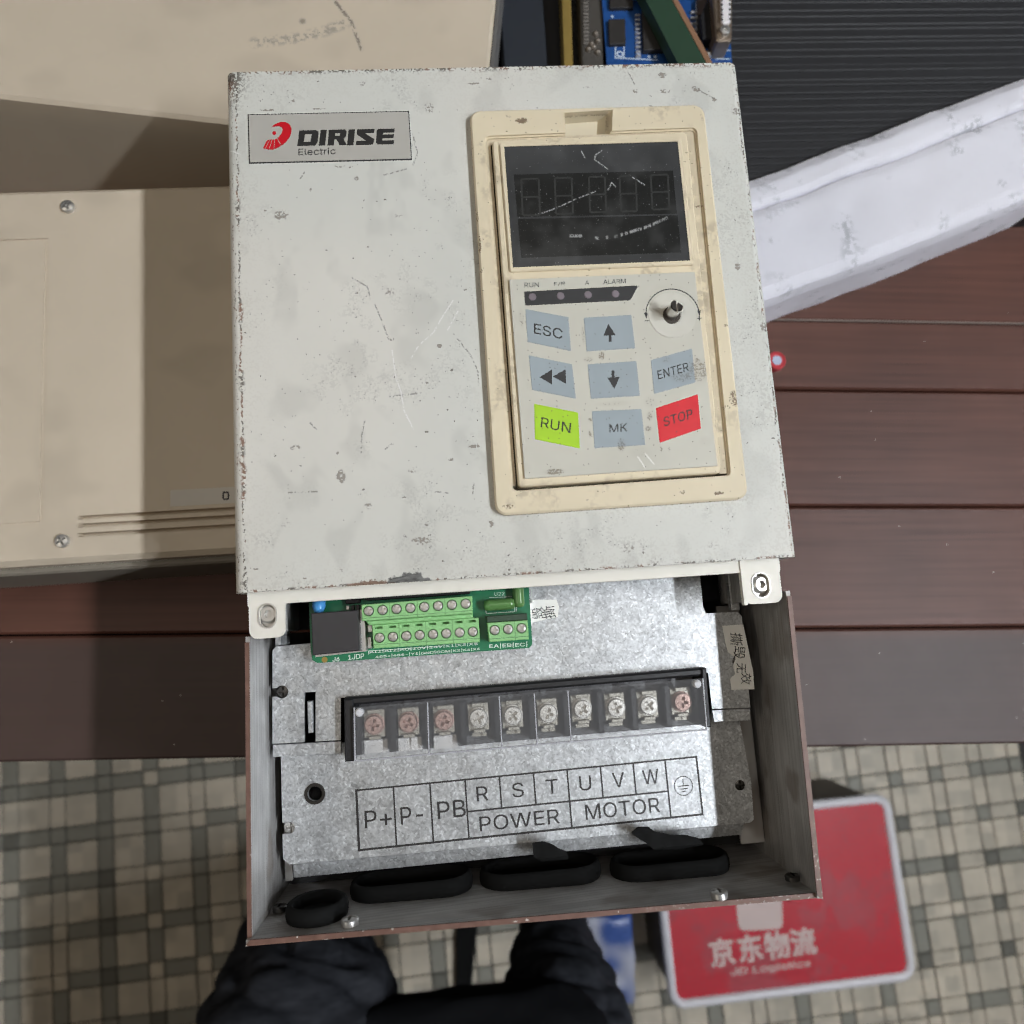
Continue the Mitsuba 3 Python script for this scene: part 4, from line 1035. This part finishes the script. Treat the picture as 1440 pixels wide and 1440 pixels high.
for n in range(10):
    c = np.array(PIN0) + n * (np.array(PIN1) - np.array(PIN0)) / 9
    onb('pin', [tuple(c + np.array(w)) for w in ((-1.4, -.6), (1.4, -.6), (1.4, .6), (-1.4, .6))], -103.4, mat('pin', (.55, .55, .58), .35, .6), .15)
wl = []
for q in ([(80.39,295.67), (79.42,287.38), (102.87,285.63)], [(85.06,295.58), (84.33,287.54)], [(129.17,322.76), (126.37,301.90)], [(137.62,295.87), (136.49,285.58), (144.19,285.42)], [(140.66,296.46), (139.69,285.51)], [(137.05,290.71), (144.80,290.82)]):
    wl.append(pre(LineString(q).buffer(.35), -104.97, -104.85))
wl.append(pre(Point(*[(82.18,289.62)][0]).buffer(2.0).difference(Point(*[(82.18,289.62)][0]).buffer(1.0)), -104.97, -104.8))
for c in [(79.92,312.82), (84.70,317.54), (98.37,287.63), (101.89,287.56), (92.68,289.41)]:
    wl.append(pre(Point(*c).buffer(.8), -104.97, -104.6))
add(BB + '__lettering', join(*wl), mat('blue_board_print', (.42, .50, .62), .5))
for n in range(5):
    c = [(126.74,314.02), (126.36,310.37), (125.98,306.74), (125.60,303.12), (125.27,300.02)][n]
    onb('pin', [(c[0] - 2.2, c[1] - .7), (c[0] + 2.2, c[1] - .7), (c[0] + 2.2, c[1] + .7), (c[0] - 2.2, c[1] + .7)], -103.4, 'mat_pin', .15)
onb('chip', [(127.54,309.85), (133.73,310.00), (132.83,296.18), (126.55,296.03)], -102, 'mat_chip')
onb('chip', [(128.98,323.52), (134.58,323.44), (133.53,311.44), (127.93,311.27)], -102.5, mat('chip_brown', (.07, .055, .055), .5))
onb('connector', [(127.66,306.50), (135.95,323.22), (139.51,323.17), (134.36,292.28), (127.33,292.42)], -98, BLACK)
sd = [(131.24,286.96)][0]
add(BB + '__solder', rev([(0, -2), (2.6, -2), (2.0, .4), (.8, 1.6), (0, 1.8)], 14).apply_translation([sd[0], sd[1], -103]), SCREW, True)

GB = thing('green_board_strip', 'narrow dark green board lying askew across the blue circuit board', 'circuit board')
gq = [(91.98,323.60), (106.03,323.42), (124.96,274.99), (109.02,275.32)]
gu = np.array(gq[2]) - np.array(gq[1])
gq[2] = tuple(np.array(gq[2]) + .35 * gu); gq[3] = tuple(np.array(gq[3]) + .35 * gu)
add(GB + '__board', pre(gq, -101, -93.0), GREENB)
pq = np.array(gq)
add(GB + '__copper_edge', pre([tuple(pq[1] + (.05, 0)), tuple(pq[1] + (3.2, 0)), tuple(pq[2] + (3.2, 0)), tuple(pq[2] + (.05, 0))], -101, -92.6), COPPERE)

BR = 'brass_strip'
q = [(52.97,326.66), (58.22,326.59), (56.14,285.82), (50.96,285.93)]
ex = lambda q, t=.5: [tuple(np.array(q[0]) + t * (np.array(q[0]) - np.array(q[3]))), tuple(np.array(q[1]) + t * (np.array(q[1]) - np.array(q[2]))), tuple(np.array(q[2]) + 1.6 * (np.array(q[2]) - np.array(q[1]))), tuple(np.array(q[3]) + 1.6 * (np.array(q[3]) - np.array(q[0])))]
add(BR, hullp(ex(q), -119.4, -108, .4), BRASS); tag(BR, 'thin dull brass bar beside the blue circuit board', 'bar')

SC = thing('grey_connector', 'grey brown multi-pin connector block with lumps of solder, between brass bar and blue board', 'connector')
q = [(63.96,339.10), (77.78,338.93), (73.06,284.65), (60.70,284.91)]
add(SC + '__body', hullp(ex(q, .2), -119.4, -107, .8), GREYCONN)
for n in range(16):
    c = [(66.72,332.46), (64.20,298.11)]
    p = np.array(c[0]) + (np.array(c[1]) - np.array(c[0])) * n / 15
    add(SC + '__contact', cbox(p[0] - 1.6, p[0] + 1.6, p[1] - .8, p[1] + .8, -106.95, -106.0, .25), mat('contact', (.22, .20, .18), .4, .4))
for n, p in enumerate([(70.18,303.79), (70.96,299.27), (68.30,295.47), (70.35,292.23), (67.30,297.41), (65.28,294.25)]):
    add(SC + '__solder_lump', rev([(0, -1.5), (1.9, -1.4), (1.6, .6), (.7, 1.5), (0, 1.6)], 12).apply_translation([p[0], p[1], -106.5]), mat('lump', (.32, .28, .24), .35, .6), True)

DC = thing('socket_connector', 'metal shelled connector with white insert on the right edge of the blue board', 'connector')
q = [(133.35,318.27), (144.62,318.12), (140.98,285.91), (132.10,285.71)]
add(DC + '__shell', hullp(rquad(q, 1.5), -104.9, -92, .8), SHELL, 30)
q = [(137.08,316.80), (142.99,316.72), (140.55,295.01), (135.41,294.34)]
add(DC + '__insert', hullp(rquad(q, 1.5), -91.9, -89.8, .6), WHITEP)
for c in [(139.13,308.68), (138.80,305.66), (138.46,302.64), (138.12,299.62), (137.93,296.86)]:
    for d_ in (-2.2, 2.2):
        add(DC + '__contact_hole', pre(Point(c[0] + d_, c[1]).buffer(.7), -89.78, -89.6), INKGREY)
p = [(136.91,290.75)][0]
add(DC + '__screw_nut', rev([(0, 0), (3.2, 0), (3.0, 2.2), (1.4, 2.6), (1.3, 1.2), (0, 1.2)], 6).apply_translation([p[0], p[1], -92]), SCREW, 20)

# white foam slab
FM = 'foam_slab'
prof2 = []
L = Polygon([(0, 0), (0, 27), (2, 35), (8, 39.5), (16, 40), (19.5, 38.6), (20.4, 36.4), (21.3, 38.8), (26, 40.4), (64, 40), (70.5, 37), (73, 30), (73, 0)])
m = pre(L, 0, 300)
v = m.vertices.copy()
m.vertices = np.c_[v[:, 2], -v[:, 0], v[:, 1]]
m = tm(man(m).refine_to_length(3.5))
v = m.vertices.copy()
w = meshkit.fbm(v * .03, 3, 2) - .5
v[:, 2] += (5.0 * w + 1.6 * (np.abs(meshkit.fbm(v * .09 + 3, 3, 8) - .5) * 2 - .3)) * (v[:, 2] > 5)
v[:, 1] += 4.0 * (meshkit.fbm(v * .025 + 7, 2, 4) - .5)
a = math.radians(19)
f0 = [(149.30,218.98), (180.61,231.37)]
c0 = np.array(f0[0]) + 0
m.vertices = np.c_[c0[0] + (v[:, 0] - 36) * math.cos(a) - v[:, 1] * math.sin(a), c0[1] + (v[:, 0] - 36) * math.sin(a) + v[:, 1] * math.cos(a), v[:, 2] - 150 + .4]
keep = m.vertices[:, 0].min()
add(FM, m, FOAM, 50)
tag(FM, 'dirty white foam slab with a long crease, beside the drive on the bench', 'foam slab')

RC = thing('bottle_cap', 'small red cap with pale middle, half hidden beside the cover edge on brown planks', 'cap')
p = [(168.22,122.75)][0]
add(RC + '__rim', rev([(0, 0), (5.4, 0), (5.6, 1), (5.4, 5.0), (4.6, 5.6), (4.0, 5.0), (0, 4.8)], 26).apply_translation([p[0], p[1], -149.6]), mat('red_cap', (.50, .05, .06), .35), 30)
add(RC + '__middle', rev([(0, 0), (2.8, 0), (2.8, .5), (0, .6)], 20).apply_translation([p[0], p[1], -144.7]), mat('cap_middle', (.40, .45, .58), .4))

# ------------------------------------------------------------------ on the floor: red topped box, bag, bar
RB = thing('red_topped_box', 'box with a red lid, white rounded rim and pale courier lettering, on the tiled floor', 'box')
ZT = -757.0
q = [(202.79,-401.92), (209.24,-507.61), (220.29,-527.30), (379.76,-524.82)]
ux = np.array(q[3]) - np.array(q[2]); ux /= np.linalg.norm(ux)
uy = np.array([-ux[1], ux[0]])
oo = np.array(q[2]) - 12 * ux
LW_, LH_ = 330.0, 235.0
def bxy(a, b): return tuple(oo + a * ux + b * uy)
lid = lambda i, r: [bxy(x, y) for x, y in rrect(i, i, LW_ - i, LH_ - i, r, 7)]
add(RB + '__side', hullp(lid(7, 14), -900, ZT - 5, 2), BOXSIDE, 30)
add(RB + '__lid', hullp(lid(5, 14), ZT - 4.9, ZT - 1.5, .5), REDLID)
rp = lid(5, 16)
add(RB + '__rim', tube([(*x, ZT - 2.5) for x in rp], 6.0, 12, closed=True), LIDRIM, True)
hz = ZT - 1.45
cjk = [(283.18,-465.43), (320.76,-464.27), (357.40,-463.25), (392.46,-462.59)]
sz = np.linalg.norm(np.array(cjk[1]) - np.array(cjk[0])) * .93
ang = math.degrees(math.atan2(ux[1], ux[0])) + 2
add(RB + '__lettering', join(*[han(c, hz, p, sz, ang, .3) for c, p in zip('京东物流', cjk)], text('JD Logistics', hz, quad=[(290.95,-497.00), (398.24,-495.83), (292.15,-486.35)], depth=.3, bold=True)), LIDPRINT)
add(RB + '__pale_patch', pre(rquad([(308.21,-394.62), (371.36,-396.27), (367.42,-444.63), (308.55,-441.85)], 8), hz, hz + .3), LIDPRINT)

pb = [(95.44,-398.92), (166.17,-400.20), (168.29,-456.45), (160.31,-512.48), (137.51,-503.65), (112.09,-451.19)]
p = Polygon(pb).buffer(2)
m = m3.Manifold.batch_hull([man(pre(Polygon(pb).buffer(-1), -741, -740)), man(pre(affinity.scale(Polygon(pb), 1.0, 1.0).buffer(14), -890, -870)), man(pre(affinity.scale(Polygon(pb), .9, .9), -899, -898))])
m = tm(m.refine_to_length(8))
m.merge_vertices()
trimesh.smoothing.filter_taubin(m, iterations=12)
n_ = m.vertex_normals
v = m.vertices.copy()
v += n_ * (9 * (np.abs(meshkit.fbm(v * .022, 3, 5) - .5) * 2 - .3))[:, None]
v[:, 2] = np.maximum(v[:, 2], -899.5)
m.vertices = v
add('plastic_bag', m, BAG, 60)
tag('plastic_bag', 'crumpled blue and pale plastic bag standing between trouser leg and red topped box', 'bag')
fb = [(-64.32,-440.53), (-31.42,-443.51), (-49.12,-547.28), (-71.40,-545.14)]
fb = [tuple(np.array(fb[0]) + (np.array(fb[0]) - np.array(fb[3])) * 1.2), tuple(np.array(fb[1]) + (np.array(fb[1]) - np.array(fb[2])) * 1.2), fb[2], fb[3]]
add('floor_bar', hullp(fb, -899.4, -888, 2), RUBBER)
tag('floor_bar', 'flat black bar lying on the tiles between the two trouser legs', 'bar')

# ------------------------------------------------------------------ the person sitting at the bench (legs and lap)
PE = thing('person', 'person in dark jeans and dark jacket sitting at the bench, knees apart', 'person')
def pt(c, z, r): return (c[0], c[1], z, r)
kr = [(33.50,-370.02)][0]; ar = [(62.40,-362.57)][0]; mr_ = [(52.46,-361.17)][0]
kl = [(-169.61,-339.39)][0]; al = [(-225.58,-314.01)][0]; ml_ = [(-220.78,-341.90)][0]
hipy = min(kr[1], kl[1]) - 380
hr, hl = (35, hipy), (-135, hipy)
pel = (-50, hipy - 30)
chain = [(pt(kr, -385, 68), pt(mr_, -610, 39)), (pt(mr_, -610, 39), pt(ar, -840, 38)), (pt(hr, -360, 88), pt(kr, -385, 68)),
         (pt(kl, -380, 88), pt(ml_, -610, 62)), (pt(ml_, -610, 62), pt(al, -840, 46)), (pt(hl, -360, 92), pt(kl, -380, 90)), (pt(hr, -360, 92), pt(hl, -360, 92)), (pt(pel, -330, 110), pt(pel, -250, 105))]
m = hulls(chain, 6)
v = m.vertices.copy()
w0 = meshkit.fbm(v * .012, 2, 3)
wr = meshkit.fbm(np.c_[v[:, 0] * .010 + 1.5 * w0, v[:, 1] * .034 + v[:, 0] * .008, v[:, 2] * .022], 2, 9) - .5
fold = np.abs(meshkit.noise(np.c_[v[:, 0] * .014 + 2 * w0, v[:, 1] * .045 + v[:, 0] * .012, v[:, 2] * .03], 5) - .5) * 2
v += m.vertex_normals * (16 * wr - 9 * (1 - fold) ** 3)[:, None]
m.vertices = v
add(PE + '__trousers', m, DENIM, True)
jc = [(-57.67,-347.60)][0]
m = hulls([((jc[0] - 75, jc[1] - 12, -345, 62), (jc[0] + 70, jc[1] - 5, -345, 62)), ((jc[0] - 20, jc[1] - 10, -345, 62), (jc[0], jc[1] - 200, -300, 100)), ((pel[0] - 60, pel[1] - 20, -240, 120), (pel[0] + 60, pel[1] - 20, -240, 120)), ((jc[0], jc[1] - 200, -300, 100), (pel[0], pel[1], -150, 130))], 10)
v = m.vertices.copy()
v += m.vertex_normals * (22 * (meshkit.fbm(v * np.array([.012, .035, .03]), 3, 12) - .5))[:, None]
m.vertices = v
add(PE + '__jacket', m, JACKET, True)
for c, s in ((ar, 1), (al, -1)):
    add(PE + '__shoe', hulls([((c[0], c[1] - 20, -858, 40), (c[0] + 12 * s, c[1] + 130, -868, 31)), ((c[0] + 12 * s, c[1] + 130, -868, 31), (c[0] + 18 * s, c[1] + 170, -874, 24))], 8), SHOE, True)
ST = thing('stool', 'low black stool under the person in dark jeans', 'stool')
add(ST + '__seat', cbox(pel[0] - 190, pel[0] + 190, hipy - 170, hipy + 90, -490, -455, 8), BLACK)
for sx_ in (-1, 1):
    for sy_ in (-1, 1):
        x, y = pel[0] + sx_ * 165, hipy - 40 + sy_ * 105
        add(ST + '__leg', cbox(x - 16, x + 16, y - 16, y + 16, -899.8, -490.5, 3), BLACK)
